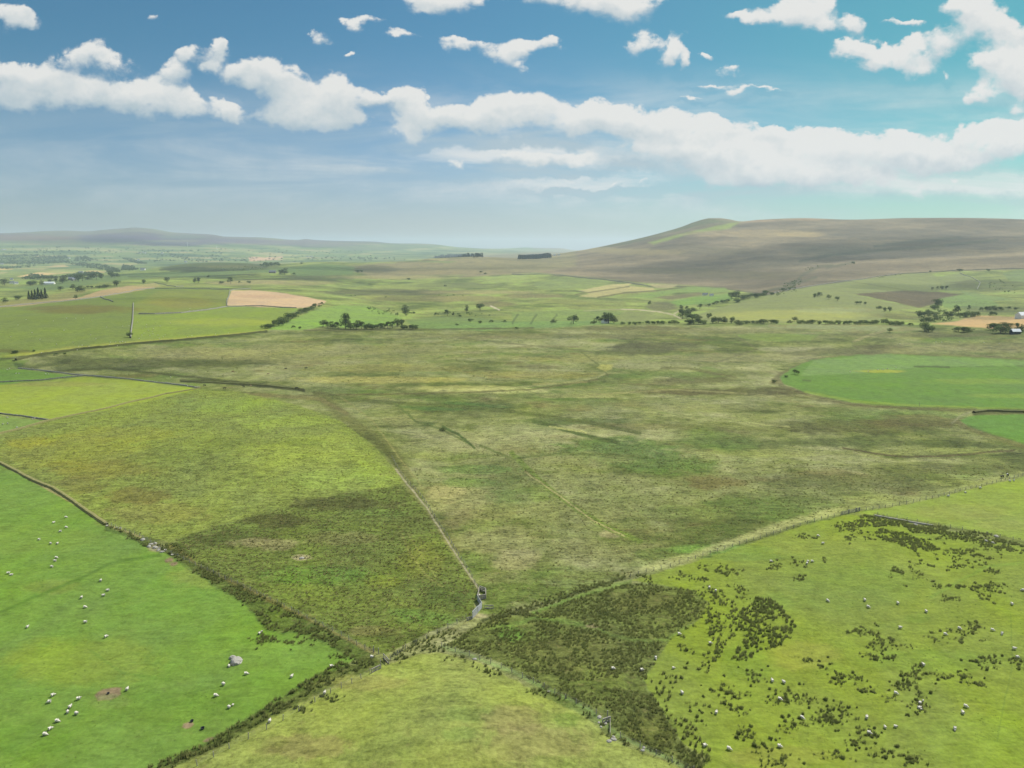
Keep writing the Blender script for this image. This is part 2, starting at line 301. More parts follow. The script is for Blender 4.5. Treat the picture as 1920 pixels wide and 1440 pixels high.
def line(pts, w, col, a=1.0, soft=1.0, rough=None, warp=0.7):
    P = np.array(pts, float); m = w + soft + 3 * warp + 1
    idx = np.nonzero((PX > P[:, 0].min() - m) & (PX < P[:, 0].max() + m) & (PY > P[:, 1].min() - m) & (PY < P[:, 1].max() + m) & (gr_ > 20))[0]
    x = PX[idx] + warp * wpx[idx]; y = PY[idx] + warp * wpy[idx]; d2 = np.full(len(idx), 1e18)
    for (ax, ay), (bx, by) in zip(P[:-1], P[1:]):
        L2 = (bx - ax) ** 2 + (by - ay) ** 2 + 1e-9; t = np.clip(((x - ax) * (bx - ax) + (y - ay) * (by - ay)) / L2, 0, 1)
        d2 = np.minimum(d2, (x - ax - t * (bx - ax)) ** 2 + (y - ay - t * (by - ay)) ** 2)
    mixin(idx, (1 - sstep(w / 2 - soft / 2, w / 2 + soft, np.sqrt(d2))) * a, col, rough)

# base swards ------------------------------------------------------
nA = fbm(gx / 130, gy / 130, 5, 31, .58); nB = fbm(gx / 45, gy / 30, 5, 33, .6); nC = fbm(gx / 14, gy / 10, 4, 35, .6)
def pal(stops, t):
    xs = [s[0] for s in stops]; return np.stack([np.interp(t, xs, [s[1][k] for s in stops]) for k in range(3)], 1)
moor = pal([(-.5, alb(84, 92, 44)), (-.22, alb(108, 114, 58)), (-.05, alb(132, 134, 76)), (.12, alb(146, 146, 92)), (.3, alb(160, 156, 108)), (.55, alb(180, 172, 124))], nA * .75 + nB * .6 + nC * .4)
g_ = sstep(.05, .35, fbm(gx / 90, gy / 60, 5, 37, .6))[:, None]; moor = moor * (1 - .6 * g_) + .6 * g_ * alb(104, 126, 54)
w_ = sstep(.18, .4, fbm(gx / 70, gy / 50, 5, 39, .62))[:, None]; moor = moor * (1 - .6 * w_) + .6 * w_ * alb(122, 106, 66)
ALB[:] = moor
farg = pal([(-.5, alb(92, 104, 52)), (-.15, alb(122, 136, 66)), (.08, alb(148, 156, 82)), (.3, alb(152, 174, 80)), (.5, alb(170, 176, 98))], nA + .5 * nB)
t = sstep(880, 960, gr_)[:, None]; ALB[:] = ALB * (1 - t) + farg * t
nH = fbm(gx / 520, gy / 300, 6, 41, .6); nF = fbm(gx / 700, gy / 420, 5, 43, .55)
hillc = pal([(-.5, alb(96, 88, 66)), (-.15, alb(122, 110, 84)), (.1, alb(142, 128, 98)), (.5, alb(168, 150, 112))], nH)
vall = pal([(-.4, alb(72, 96, 54)), (-.1, alb(108, 128, 72)), (.15, alb(136, 150, 84)), (.3, alb(176, 164, 110)), (.5, alb(120, 142, 76))], nF)
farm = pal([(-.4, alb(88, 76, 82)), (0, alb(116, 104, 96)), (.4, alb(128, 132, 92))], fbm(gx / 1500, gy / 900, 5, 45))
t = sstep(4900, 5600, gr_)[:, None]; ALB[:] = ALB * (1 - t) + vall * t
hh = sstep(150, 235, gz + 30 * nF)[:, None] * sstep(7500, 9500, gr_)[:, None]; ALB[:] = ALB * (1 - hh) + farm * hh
ROUGH[gr_ > 5000] = .5
# right-hand hill
hp = [(1080,470),(940,496),(860,520),(1000,511),(1120,522),(1200,530),(1320,537),(1440,552),(1530,536),(1620,524),(1690,514),(1780,508),(1920,505),(2300,508),(2300,380),(1000,380),(1000,466)]
idx, m = mask_of(hp, 3, 1.0); ALB[idx] += (hillc[idx] - ALB[idx]) * m[:, None]; ROUGH[idx] += (.75 - ROUGH[idx]) * m
mo = [(640,500),(760,488),(900,478),(1080,468),(1080,500),(1000,510),(880,516),(700,520)]
idx, m = mask_of(mo, 4, 1.5); c_ = pal([(-.5, alb(104, 98, 66)), (0, alb(142, 134, 92)), (.5, alb(166, 154, 108))], nH); ALB[idx] += (c_[idx] - ALB[idx]) * m[:, None]
# summit greens, gullies and pale tan patches on the hill
paint([(1225,458),(1290,440),(1370,428),(1388,415),(1340,424),(1270,440),(1215,455)], alb(150,166,72), .9, 2.5)
paint([(1100,470),(1180,456),(1260,436),(1330,420),(1385,416),(1330,409),(1300,417),(1250,434),(1150,458)], alb(92,108,66), .75, 4)
for a in [(1120,468,60,5,alb(172,158,112)),(1420,438,140,8,alb(176,156,112)),(1500,440,60,5,alb(186,164,112)),(1200,472,90,6,alb(160,146,98)),(1480,496,90,9,alb(158,144,112)),(1700,478,140,8,alb(152,138,112)),(1330,470,90,10,alb(120,112,84)),(1700,440,180,12,alb(112,104,84)),(1560,470,90,10,alb(112,108,82)),(1850,460,90,9,alb(120,112,92)),(1390,516,120,9,alb(104,98,66)),(1260,508,90,6,alb(112,106,72)),(1620,500,120,8,alb(128,114,88)),(1420,414,40,3,alb(176,148,108)),(1510,411,50,3,alb(176,148,108))]:
    blob(*a, a=.65, brk=.9, seed=a[0] % 7)
for pts in [((1475,545),(1490,530),(1505,515),(1535,500),(1560,497)),((1550,502),(1575,497),(1600,492)),((1440,545),(1470,538),(1530,520)),((1870,450),(1790,458),(1650,470),(1560,478),(1500,490)),((1800,445),(1720,452),(1640,462))]:
    line(pts, 3, alb(84,92,62), .55, 3)
for pts in [((960,514),(1070,518),(1130,524),(1180,530),(1215,536)),((1215,536),(1330,538),(1440,552))]:
    line(pts, 1.6, alb(92,88,66), .8, 1)
# striped hay and rough fields below the hill
paint([(960,516),(1010,514),(1040,515),(1020,519),(975,526),(955,528)], alb(158,172,84), .9)
paint([(1000,530),(1060,519),(1130,525),(1150,530),(1090,541),(1010,542)], alb(138,152,84), .7, 2)
paint([(1085,545),(1140,534),(1185,531),(1175,538),(1110,549)], alb(196,184,122), .9)
paint([(1085,556),(1120,545),(1180,536),(1225,540),(1230,546),(1170,550),(1120,558)], alb(190,178,116), .9)
paint([(1215,532),(1270,534),(1260,540),(1230,540)], alb(184,172,118), .8)
line([(1080,552),(1120,546),(1180,537)], 2, alb(112,108,66), .8)
line([(1120,558),(1170,549),(1230,545),(1290,538)], 2.2, alb(104,104,60), .8)
paint([(1175,556),(1240,546),(1300,537),(1360,540),(1370,548),(1270,548),(1225,560)], alb(134,158,76), .9, 2)
paint([(1256,566),(1300,557),(1370,551),(1375,562),(1320,570),(1270,574)], alb(126,158,70), .95, 2)
paint([(1225,558),(1310,548),(1320,552),(1260,562)], alb(124,114,80), .8, 2)
blob(1240,575,30,9,alb(112,108,74),.7); blob(1130,575,60,10,alb(132,134,72),.5)
paint([(960,585),(1120,580),(1170,586),(1120,606),(1000,612),(960,612)], alb(132,152,80), .8, 2)
paint([(1170,583),(1260,590),(1210,604),(1150,604)], alb(142,150,88), .8, 2)
paint([(905,520),(985,516),(990,524),(920,530)], alb(160,174,92), .8, 2)
paint([(700,535),(790,531),(870,533),(790,542),(700,544)], alb(156,166,84), .75, 2)
paint([(630,535),(690,531),(690,535),(640,540)], alb(132,148,78), .8, 2)
paint([(660,556),(720,551),(740,556),(690,560)], alb(166,172,86), .7, 2)
for a in [(600,520,70,9,alb(98,104,66)),(740,548,140,7,alb(104,100,66)),(620,506,60,9,alb(104,120,66)),(700,505,50,8,alb(98,98,64)),(850,535,90,6,alb(118,126,72)),(780,560,110,7,alb(118,112,66)),(880,560,80,6,alb(160,152,92)),(930,570,40,6,alb(128,116,78)),(560,530,70,6,alb(160,152,96)),(1000,555,60,5,alb(138,128,84)),(900,548,120,4,alb(172,162,104)),(1060,566,60,5,alb(146,150,80)),(740,520,120,4,alb(168,156,104)),(840,510,110,5,alb(160,146,98))]:
    blob(*a, a=.7, seed=a[1] % 5)
paint([(610,605),(645,574),(690,573),(730,586),(755,596),(740,610),(640,615)], alb(132,160,72), .95, 2)
paint([(500,618),(548,598),(600,578),(640,572),(690,574),(720,588),(700,600),(610,612),(560,619)], alb(138,166,74), .95, 1.5)
paint([(760,600),(820,594),(900,596),(960,602),(1000,606),(940,612),(800,617),(775,614)], alb(122,142,76), .95, 2)
paint([(790,617),(860,608),(960,604),(1100,601),(1170,606),(1040,614),(900,620)], alb(126,150,82), .95, 1.5)
line([(1165,580),(1200,581),(1240,585),(1262,590),(1276,597)], 1.6, alb(196,184,150), .9, .8)
line([(1263,590),(1273,583),(1276,580)], 2, alb(196,184,150), .8, .8); line([(1095,583),(1130,581),(1165,580)], 1, alb(170,164,118), .8)
line([(920,574),(928,577),(936,581)], 2, alb(214,200,170), .9, .8)
for x in (965,1000,1038,1075): line([(x+6,590),(x,598),(x-4,606)], 3, alb(78,86,54), .6)
# pale pastures right of the beck
paint([(1300,594),(1330,582),(1380,568),(1445,553),(1530,536),(1620,524),(1690,514),(1745,511),(1760,522),(1770,545),(1640,548),(1600,552),(1720,578),(1665,583),(1650,600),(1500,606),(1330,604)], alb(140,156,96), 1, 1.5, .35)
blob(1480,592,160,12,alb(172,184,100),.75,brk=.3); blob(1560,582,80,6,alb(170,164,110),.4)  # first patch: sunlit lower pasture put into the grass colour
paint([(1760,520),(1800,511),(1826,525),(1832,542),(1770,546)], alb(138,156,98), 1, 1.2, .35)
line([(1570,524),(1700,544),(1740,547)], 1.4, alb(100,108,66), .4)
paint([(1600,551),(1690,545),(1760,547),(1800,553),(1742,572),(1722,577),(1680,567)], alb(104,92,66), .95, 1.5, .9)
paint([(1760,560),(1815,551),(1860,562),(1875,574),(1820,580),(1770,576)], alb(124,148,78), .95, 2)
paint([(1800,545),(1870,556),(1912,562),(1860,564),(1810,552)], alb(128,150,84), .8, 2)
paint([(1880,512),(1920,505),(2200,505),(2200,528),(1930,530),(1890,525)], alb(124,142,82), .9, 2)
blob(1850,535,80,12,alb(92,98,60),.6); blob(1870,580,90,8,alb(98,106,62),.6); blob(1700,592,70,7,alb(112,104,64),.5)
paint([(1745,607),(1790,603),(1830,592),(1920,594),(2100,594),(2100,612),(1860,616),(1810,612)], alb(206,170,116), .95, 1.5, .5)
blob(1860,597,60,4,alb(150,132,86),.7)
paint([(1440,609),(1560,607),(1680,610),(1740,617),(1690,622),(1560,618),(1440,614)], alb(146,154,100), .9, 1.2, .4)
# left pastures and hay fields
paint([(-300,575),(0,572),(120,560),(210,547),(300,536),(430,543),(432,548),(425,573),(428,577),(556,578),(530,600),(500,620),(380,636),(300,642),(200,652),(0,672),(-300,690)], alb(120,148,72), 1, 1.5, .3)
paint([(250,590),(330,588),(430,576),(560,578),(500,620),(380,632),(260,640),(246,635)], alb(134,166,68), .9, 2)
paint([(255,568),(300,545),(430,544),(425,573),(330,586),(255,588)], alb(132,152,72), .8, 3)
blob(150,580,110,9,alb(116,116,62),.7); blob(340,568,70,10,alb(142,146,72),.5); blob(60,600,80,8,alb(112,136,66),.4); blob(420,604,120,8,alb(160,184,72),.55,brk=.3)
paint([(0,668),(120,652),(250,640),(400,628),(505,618),(480,626),(300,641),(200,652),(60,666)], alb(166,182,82), .8, 2)  # sunlit strip along the pasture, put into its colour
paint([(425,573),(430,556),(434,545),(470,544),(520,548),(570,556),(612,565),(600,573),(560,578),(490,575)], alb(214,182,140), 1, 1, .3)
blob(500,556,70,4,alb(196,160,126),.5)
paint([(-50,578),(60,566),(150,557),(190,544),(240,536),(290,531),(304,537),(220,552),(130,563),(40,574)], alb(188,162,116), .95, 1.2, .4)
paint([(-200,570),(0,566),(120,548),(180,540),(130,560),(0,577)], alb(146,142,84), .8, 3)
paint([(0,540),(100,545),(190,530),(300,520),(420,520),(470,512),(600,508),(600,500),(420,506),(250,512),(130,522),(60,536)], alb(112,134,78), .85, 2)
paint([(380,530),(480,524),(540,526),(530,532),(430,536)], alb(168,158,104), .8, 2)
paint([(520,505),(600,494),(665,500),(660,515),(560,518)], alb(106,130,70), .85, 2)
blob(420,500,120,8,alb(84,96,56),.8); blob(330,535,100,4,alb(152,158,84),.6)
line([(240,519),(330,520),(480,514)], 1.4, alb(70,80,50), .7); line([(440,525),(540,522)], 1.4, alb(70,80,50), .7)
# distant valley strips
paint([(30,519),(70,511),(110,507),(200,508),(195,511),(120,512),(60,519)], alb(224,192,128), 1, 1)
paint([(-60,502),(0,501),(26,504),(12,506),(-60,507)], alb(220,190,110), 1, 1)
paint([(70,500),(120,497),(130,500),(90,503)], alb(208,182,128), .9, 1)
paint([(20,530),(60,523),(76,528),(60,533),(20,534)], alb(150,170,80), .9, 1)
paint([(466,482),(500,479),(530,480),(530,487),(500,488),(468,490)], alb(222,180,140), .95, 1)
paint([(430,470),(560,475),(760,482),(700,490),(500,480)], alb(120,142,96), .5, 4)
for k in range(70):                                       # patchwork of small far fields
    x = rng.uniform(-40, 820); y = rng.uniform(468, 494 if x > 300 else 512); w = rng.uniform(12, 46); h = rng.uniform(1.2, 3)
    c = [alb(150,164,88), alb(128,150,78), alb(188,176,116), alb(110,130,74), alb(164,172,96)][rng.integers(5)]
    paint([(x - w, y), (x - w * .4, y - h), (x + w, y - h * .6), (x + w * .6, y + h)], c, .7, .8)
paint([(300,502),(360,494),(400,492.5),(470,493),(500,498),(470,506),(380,510),(320,509)], alb(92,104,62), .85, 2, .8, 1.5); line([(300,506),(360,502),(440,499),(500,500)], 3, alb(64,74,46), .7, 2); line([(340,510),(420,506),(480,505)], 2, alb(70,80,48), .6, 1.5)
blob(430,500,60,3,alb(120,122,72),.7); blob(380,506,50,3,alb(72,82,50),.7)
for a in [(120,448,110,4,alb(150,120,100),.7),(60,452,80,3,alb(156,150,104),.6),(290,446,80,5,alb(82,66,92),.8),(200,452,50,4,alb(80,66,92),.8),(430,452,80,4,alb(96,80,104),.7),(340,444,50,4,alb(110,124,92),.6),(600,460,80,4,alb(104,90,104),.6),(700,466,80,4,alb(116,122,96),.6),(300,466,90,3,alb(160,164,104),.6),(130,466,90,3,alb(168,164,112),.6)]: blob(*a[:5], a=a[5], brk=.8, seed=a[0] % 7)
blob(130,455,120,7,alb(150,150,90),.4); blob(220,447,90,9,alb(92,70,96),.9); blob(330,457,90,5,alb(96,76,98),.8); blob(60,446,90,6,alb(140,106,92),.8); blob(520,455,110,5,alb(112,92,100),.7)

# open moor ---------------------------------------------------------
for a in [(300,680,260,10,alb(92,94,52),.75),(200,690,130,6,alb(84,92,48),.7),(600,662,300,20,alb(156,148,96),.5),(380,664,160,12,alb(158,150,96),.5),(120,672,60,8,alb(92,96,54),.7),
          (700,712,190,7,alb(186,172,100),.6),(930,733,130,6,alb(204,196,130),.6),(860,728,110,6,alb(190,180,112),.5),(1080,742,90,5,alb(180,170,112),.6),(700,690,200,9,alb(158,146,84),.45),  # pale straw, with the lit strip of the moor put into its colour
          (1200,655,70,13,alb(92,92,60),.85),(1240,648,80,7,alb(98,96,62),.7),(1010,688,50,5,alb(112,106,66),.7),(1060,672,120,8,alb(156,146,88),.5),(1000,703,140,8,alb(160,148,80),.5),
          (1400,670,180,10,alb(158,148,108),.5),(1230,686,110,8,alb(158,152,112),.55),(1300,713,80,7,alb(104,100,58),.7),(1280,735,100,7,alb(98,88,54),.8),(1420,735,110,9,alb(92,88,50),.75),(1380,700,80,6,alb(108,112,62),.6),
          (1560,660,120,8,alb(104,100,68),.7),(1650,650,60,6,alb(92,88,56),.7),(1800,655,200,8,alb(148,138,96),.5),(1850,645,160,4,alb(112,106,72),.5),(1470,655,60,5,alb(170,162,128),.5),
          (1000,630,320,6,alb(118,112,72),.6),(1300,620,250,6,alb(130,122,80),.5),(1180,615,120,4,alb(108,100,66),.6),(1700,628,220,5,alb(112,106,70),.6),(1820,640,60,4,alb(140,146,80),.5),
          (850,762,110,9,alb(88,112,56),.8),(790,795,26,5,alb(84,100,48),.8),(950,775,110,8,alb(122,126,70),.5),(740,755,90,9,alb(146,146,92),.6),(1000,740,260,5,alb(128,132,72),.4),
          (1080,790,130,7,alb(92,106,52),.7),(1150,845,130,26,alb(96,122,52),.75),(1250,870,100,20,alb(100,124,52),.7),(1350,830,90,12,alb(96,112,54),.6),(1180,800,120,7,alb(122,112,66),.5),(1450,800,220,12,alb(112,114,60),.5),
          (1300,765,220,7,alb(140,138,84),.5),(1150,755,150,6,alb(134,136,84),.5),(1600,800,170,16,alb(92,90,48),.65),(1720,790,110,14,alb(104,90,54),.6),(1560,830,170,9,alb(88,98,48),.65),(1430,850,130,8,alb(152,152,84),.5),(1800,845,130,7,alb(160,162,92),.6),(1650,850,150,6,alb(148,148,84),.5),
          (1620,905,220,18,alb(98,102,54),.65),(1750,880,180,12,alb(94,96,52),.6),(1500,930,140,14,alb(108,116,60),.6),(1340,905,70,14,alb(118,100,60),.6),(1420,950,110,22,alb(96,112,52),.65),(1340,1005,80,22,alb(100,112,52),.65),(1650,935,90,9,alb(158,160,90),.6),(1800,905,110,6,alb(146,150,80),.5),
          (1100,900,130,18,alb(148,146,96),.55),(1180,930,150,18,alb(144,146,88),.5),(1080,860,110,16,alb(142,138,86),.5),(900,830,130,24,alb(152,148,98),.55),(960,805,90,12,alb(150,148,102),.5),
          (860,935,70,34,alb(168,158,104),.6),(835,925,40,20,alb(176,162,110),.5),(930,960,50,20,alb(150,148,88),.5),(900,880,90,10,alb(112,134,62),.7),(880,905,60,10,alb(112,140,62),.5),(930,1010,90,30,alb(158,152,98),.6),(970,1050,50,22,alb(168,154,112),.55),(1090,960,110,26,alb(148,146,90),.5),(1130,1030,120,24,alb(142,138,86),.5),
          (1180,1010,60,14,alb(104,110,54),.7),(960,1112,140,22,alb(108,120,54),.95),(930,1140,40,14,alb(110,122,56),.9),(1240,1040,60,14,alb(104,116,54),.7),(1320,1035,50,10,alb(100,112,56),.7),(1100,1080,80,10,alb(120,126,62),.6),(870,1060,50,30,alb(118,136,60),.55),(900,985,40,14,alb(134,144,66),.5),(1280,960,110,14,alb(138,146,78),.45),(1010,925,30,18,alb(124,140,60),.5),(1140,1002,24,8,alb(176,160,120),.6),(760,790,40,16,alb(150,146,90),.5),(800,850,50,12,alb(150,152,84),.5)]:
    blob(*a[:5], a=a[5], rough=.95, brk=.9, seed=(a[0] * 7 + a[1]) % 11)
# old drains, tracks and streaks in the moor
for pts, w, c, a in [(((560,742),(640,740),(760,738),(900,735),(1000,730),(1120,712)),1.6,alb(112,106,62),.7),(((960,727),(1040,720),(1120,708),(1135,700)),2.0,alb(178,170,118),.4),
        (((590,735),(650,748),(740,756),(830,760),(950,770),(1100,792),(1200,812)),5,alb(98,104,52),.6),(((600,742),(650,785),(700,820),(740,850),(757,880),(762,905)),15,alb(110,108,60),.5),(((690,815),(725,845),(748,875)),9,alb(92,94,50),.55),
        (((640,745),(700,790),(750,860),(790,910),(800,940)),2,alb(148,140,86),.45),(((740,755),(780,790),(830,805),(875,830)),2.5,alb(98,108,54),.6),(((830,800),(860,815),(890,840)),3,alb(84,100,48),.7),
        (((960,850),(1000,890),(1040,925),(1090,960),(1140,990),(1200,1015)),7,alb(118,132,56),.7),(((985,885),(1050,930),(1110,975),(1170,1005)),2,alb(178,164,112),.6),(((900,835),(960,860),(1060,850),(1200,855)),3,alb(104,112,56),.6),
        (((1000,790),(1040,800),(1090,815),(1160,830)),5,alb(88,100,48),.7),(((1030,800),(1090,808),(1100,812)),2,alb(186,180,112),.6),(((1160,765),(1300,785),(1480,800)),2,alb(170,166,110),.4),
        (((1110,740),(1260,730),(1400,738)),2,alb(160,152,100),.5),(((1240,690),(1290,690),(1340,700),(1380,708)),3,alb(112,108,66),.6),(((1090,660),(1130,690),(1140,705)),2,alb(110,112,62),.6),
        (((1130,690),(1220,700),(1300,712)),2.5,alb(118,128,66),.6),(((1360,745),(1440,742),(1560,740)),2,alb(160,156,102),.4),(((1580,840),(1640,850),(1700,857),(1790,854),(1850,848),(1900,845)),2.4,alb(98,88,56),.75),
        (((1600,848),(1680,866),(1800,860)),1.8,alb(168,162,112),.5),(((1000,720),(1100,716)),1.6,alb(160,150,92),.5),(((1440,735),(1600,760),(1800,772)),2,alb(92,86,50),.4),
        (((60,700),(200,690),(350,706),(480,720),(560,728)),3,alb(82,84,46),.6),(((340,714),(420,718),(520,726),(570,732)),4,alb(72,74,42),.75),(((450,740),(520,742),(600,748),(650,775)),5,alb(128,118,74),.6),
        (((570,620),(700,619),(840,617),(1000,615)),1.8,alb(98,98,56),.7),(((860,634),(1000,648),(1110,660)),1.6,alb(112,106,70),.5),(((1100,626),(1200,640),(1320,632)),2,alb(112,108,70),.5),(((1600,640),(1640,625),(1660,620)),3,alb(150,142,98),.7),(((1380,630),(1420,655),(1340,680)),1.6,alb(112,106,72),.5)]:
    line(pts, w * 1.25, c, min(1, a * 1.35), max(1.2, w * .35), .95, 1.0)
paint([(1378,627),(1440,625),(1535,628),(1520,638),(1440,640),(1390,634)], alb(128,156,72), .9, 1.5, .4)
paint([(1118,690),(1126,684),(1150,683),(1148,692),(1136,697)], alb(172,164,92), .8, 1)
# oval and other pastures on the right
OVAL = [(1462,708),(1480,693),(1520,675),(1580,667),(1650,664),(1780,668),(1920,675),(2300,690),(2300,782),(1920,769),(1800,765),(1720,762),(1640,760),(1580,752),(1510,735),(1470,720)]
paint([(1440,718),(1455,703),(1490,686),(1530,671),(1620,661),(1800,664),(1960,673),(1960,681),(1700,668),(1560,670),(1480,700),(1470,722)], alb(116,108,70), .75, 2, .8)
paint(OVAL, alb(108,150,64), 1, 1.5, .25, 1.5)
paint([(1525,676),(1650,664),(1920,676),(2200,690),(2200,694),(1920,687),(1740,688),(1620,699),(1500,705)], alb(128,166,92), .8, 1.5)
paint([(1500,722),(1600,733),(1760,737),(2200,745),(2200,776),(1920,768),(1640,759),(1560,748)], alb(106,150,60), .6, 3)
blob(1650,696,60,3,alb(168,182,60),.8); blob(1850,715,120,6,alb(140,172,66),.5); blob(1900,742,90,5,alb(140,172,66),.5); line([(1510,735),(1600,752),(1700,760),(1920,768)], 4, alb(140,170,62), .6)
line([(1715,687),(1780,688)], 2.6, alb(70,84,48), .8); line([(1780,688),(1920,686)], 1, alb(92,120,60), .7); line([(1505,713),(1520,714)], 2, alb(80,90,60), .7)
paint([(1800,787),(1830,778),(1920,777),(2300,780),(2300,905),(1920,833),(1850,812),(1814,800)], alb(104,152,62), 1, 1.2, .25)
line([(1828,774),(1870,771),(1920,772)], 9, alb(84,84,46), .8, 2, .9); line([(1785,794),(1800,780),(1825,770)], 3, alb(150,144,110), .7)
line([(1800,797),(1850,815),(1920,836)], 8, alb(104,96,60), .6, 3, .9); line([(1462,722),(1520,742),(1600,758),(1700,765),(1830,768)], 5, alb(104,94,58), .6, 2, .9)
# upper right pasture, rush pasture
paint([(1600,962),(1700,946),(1800,922),(1920,894),(2300,800),(2300,1120),(1920,1020),(1750,986),(1650,967)], alb(146,174,70), 1, 1.5, .25)
blob(1800,960,110,16,alb(154,168,82),.5,brk=.4); blob(1880,985,60,10,alb(158,172,84),.4)
PAST = [(1182,1088),(1290,1057),(1400,1022),(1500,987),(1590,965),(1640,969),(1750,990),(1920,1025),(2300,1110),(2300,1540),(1440,1540),(1310,1445),(1325,1420),(1280,1395),(1240,1330),(1206,1275),(1235,1226),(1262,1192),(1308,1162),(1330,1130),(1290,1108),(1235,1096)]
paint(PAST, alb(138,164,62), 1, 2.5, .3, 2.0)
for a in [(1600,1100,140,50,alb(126,162,60),.45),(1720,1060,90,18,alb(150,176,70),.5),(1500,1230,80,30,alb(154,166,78),.6),(1450,1130,40,20,alb(122,160,58),.4),(1350,1030,120,10,alb(128,166,68),.5),(1720,1160,30,10,alb(116,152,54),.5),(1840,1390,120,60,alb(142,178,60),.4),(1460,1420,110,24,alb(154,164,80),.5),(1400,1240,60,40,alb(124,160,58),.4),(1540,1020,110,22,alb(150,172,72),.4),(1750,1240,140,24,alb(130,170,60),.4),(1600,1430,90,20,alb(146,172,66),.4),(1400,1045,90,8,alb(118,160,72),.4)]:
    blob(*a[:5], a=a[5], brk=.5, seed=a[0] % 5)
line([(1920,1055),(1850,1062),(1790,1095),(1745,1120)], 3, alb(120,166,62), .4, 3); line([(1895,1150),(1898,1250),(1880,1330),(1870,1390)], 2, alb(110,140,60), .5, 1.5)
# left pasture
LEFT = [(-500,800),(0,868),(100,917),(200,985),(300,1032),(390,1080),(470,1112),(580,1165),(690,1225),(640,1252),(500,1336),(400,1392),(280,1448),(120,1540),(-500,1540)]
paint(LEFT, alb(116,162,66), 1, 1.5, .25)
for a in [(80,930,120,30,alb(124,170,72),.5),(60,1010,140,30,alb(128,166,70),.4),(150,1240,160,50,alb(142,172,62),.5),(300,1120,120,50,alb(116,168,64),.4),(380,1080,70,24,alb(142,170,78),.6),(60,1390,90,40,alb(96,146,48),.5),(330,1330,160,40,alb(108,156,52),.5),(520,1220,60,26,alb(126,174,74),.5),(240,980,60,16,alb(146,170,80),.5),(100,1100,60,16,alb(134,156,74),.4)]:
    blob(*a[:5], a=a[5], brk=.6, seed=a[1] % 5)
line([(0,1148),(60,1122),(150,1085),(210,1055),(300,1040)], 4, alb(92,136,52), .8, 3); line([(70,1080),(80,1100),(60,1120)], 2, alb(92,138,54), .4, 2); line([(170,1220),(230,1262),(320,1275)], 3, alb(96,146,52), .4, 3); line([(165,1105),(190,1118)], 2, alb(98,140,56), .4)
for x, y, rx, ry in [(203,1301,25,12),(352,1360,11,6),(392,1387,11,4),(318,1050,8,4),(326,1057,8,4)]:
    P = [(x + rx * math.cos(q) * rng.uniform(.85, 1.15), y + ry * math.sin(q) * rng.uniform(.85, 1.15) - rx * .22 * math.cos(q)) for q in np.linspace(0, 2 * math.pi, 14)[:-1]]
    paint(P, alb(150,128,100), .95, 2.0, .5)
blob(203,1316,44,16,alb(128,156,84),.35)
# banks and rushy margins along the left pasture
line([(-40,852),(0,868),(60,900),(130,938),(200,985),(262,1006)], 5, alb(164,156,98), .95, 1.2, .7)
line([(200,990),(260,1012),(300,1032)], 7, alb(96,106,50), .8, 3, .9, 2)
paint([(290,1022),(330,1018),(400,1070),(470,1100),(560,1150),(690,1220),(720,1245),(690,1250),(640,1225),(580,1190),(500,1185),(460,1135),(380,1085)], alb(98,106,50), .9, 4, .95, 2.5)
line([(320,1025),(400,1072),(470,1108),(560,1150),(640,1190),(700,1222)], 8, alb(128,116,66), .7, 3, .9)
blob(293,1027,20,8,alb(168,154,122),.8)
paint([(700,1235),(730,1238),(700,1262),(620,1290),(520,1342),(420,1395),(310,1447),(270,1450),(390,1390),(490,1330),(600,1262)], alb(98,106,50), .9, 4, .95, 2.5)
# middle fields
MID = [(0,815),(100,789),(220,760),(380,731),(450,735),(560,760),(640,790),(700,835),(740,880),(760,908),(620,930),(500,960),(400,988),(320,1016),(262,1004),(200,981),(100,914),(0,866),(-400,780)]
paint(MID, alb(138,146,68), 1, 1.5, .8)
for a in [(140,850,170,40,alb(146,142,62),.5),(230,815,120,18,alb(156,152,60),.4),(60,830,60,12,alb(162,154,54),.45),(200,880,130,20,alb(140,128,56),.5),(560,850,140,40,alb(154,162,72),.6),(640,900,110,20,alb(160,176,74),.6),(420,760,110,16,alb(144,160,72),.6),(350,860,120,30,alb(128,138,64),.5),(440,830,70,10,alb(112,120,58),.5),(560,830,60,8,alb(118,128,60),.5),(300,960,110,24,alb(146,140,74),.6),(420,930,110,24,alb(140,148,76),.5),(260,930,70,18,alb(124,108,58),.6),(520,790,90,16,alb(156,170,70),.5),(690,880,40,16,alb(160,176,64),.5),(150,910,60,16,alb(128,116,60),.5)]:
    blob(*a[:5], a=a[5], brk=.9, seed=a[0] % 5)
TRI = [(330,1012),(400,990),(500,960),(620,931),(758,909),(800,962),(850,1042),(893,1106),(888,1155),(800,1187),(722,1228),(640,1190),(480,1106),(370,1058)]
paint(TRI, alb(116,126,58), 1, 2, .95)
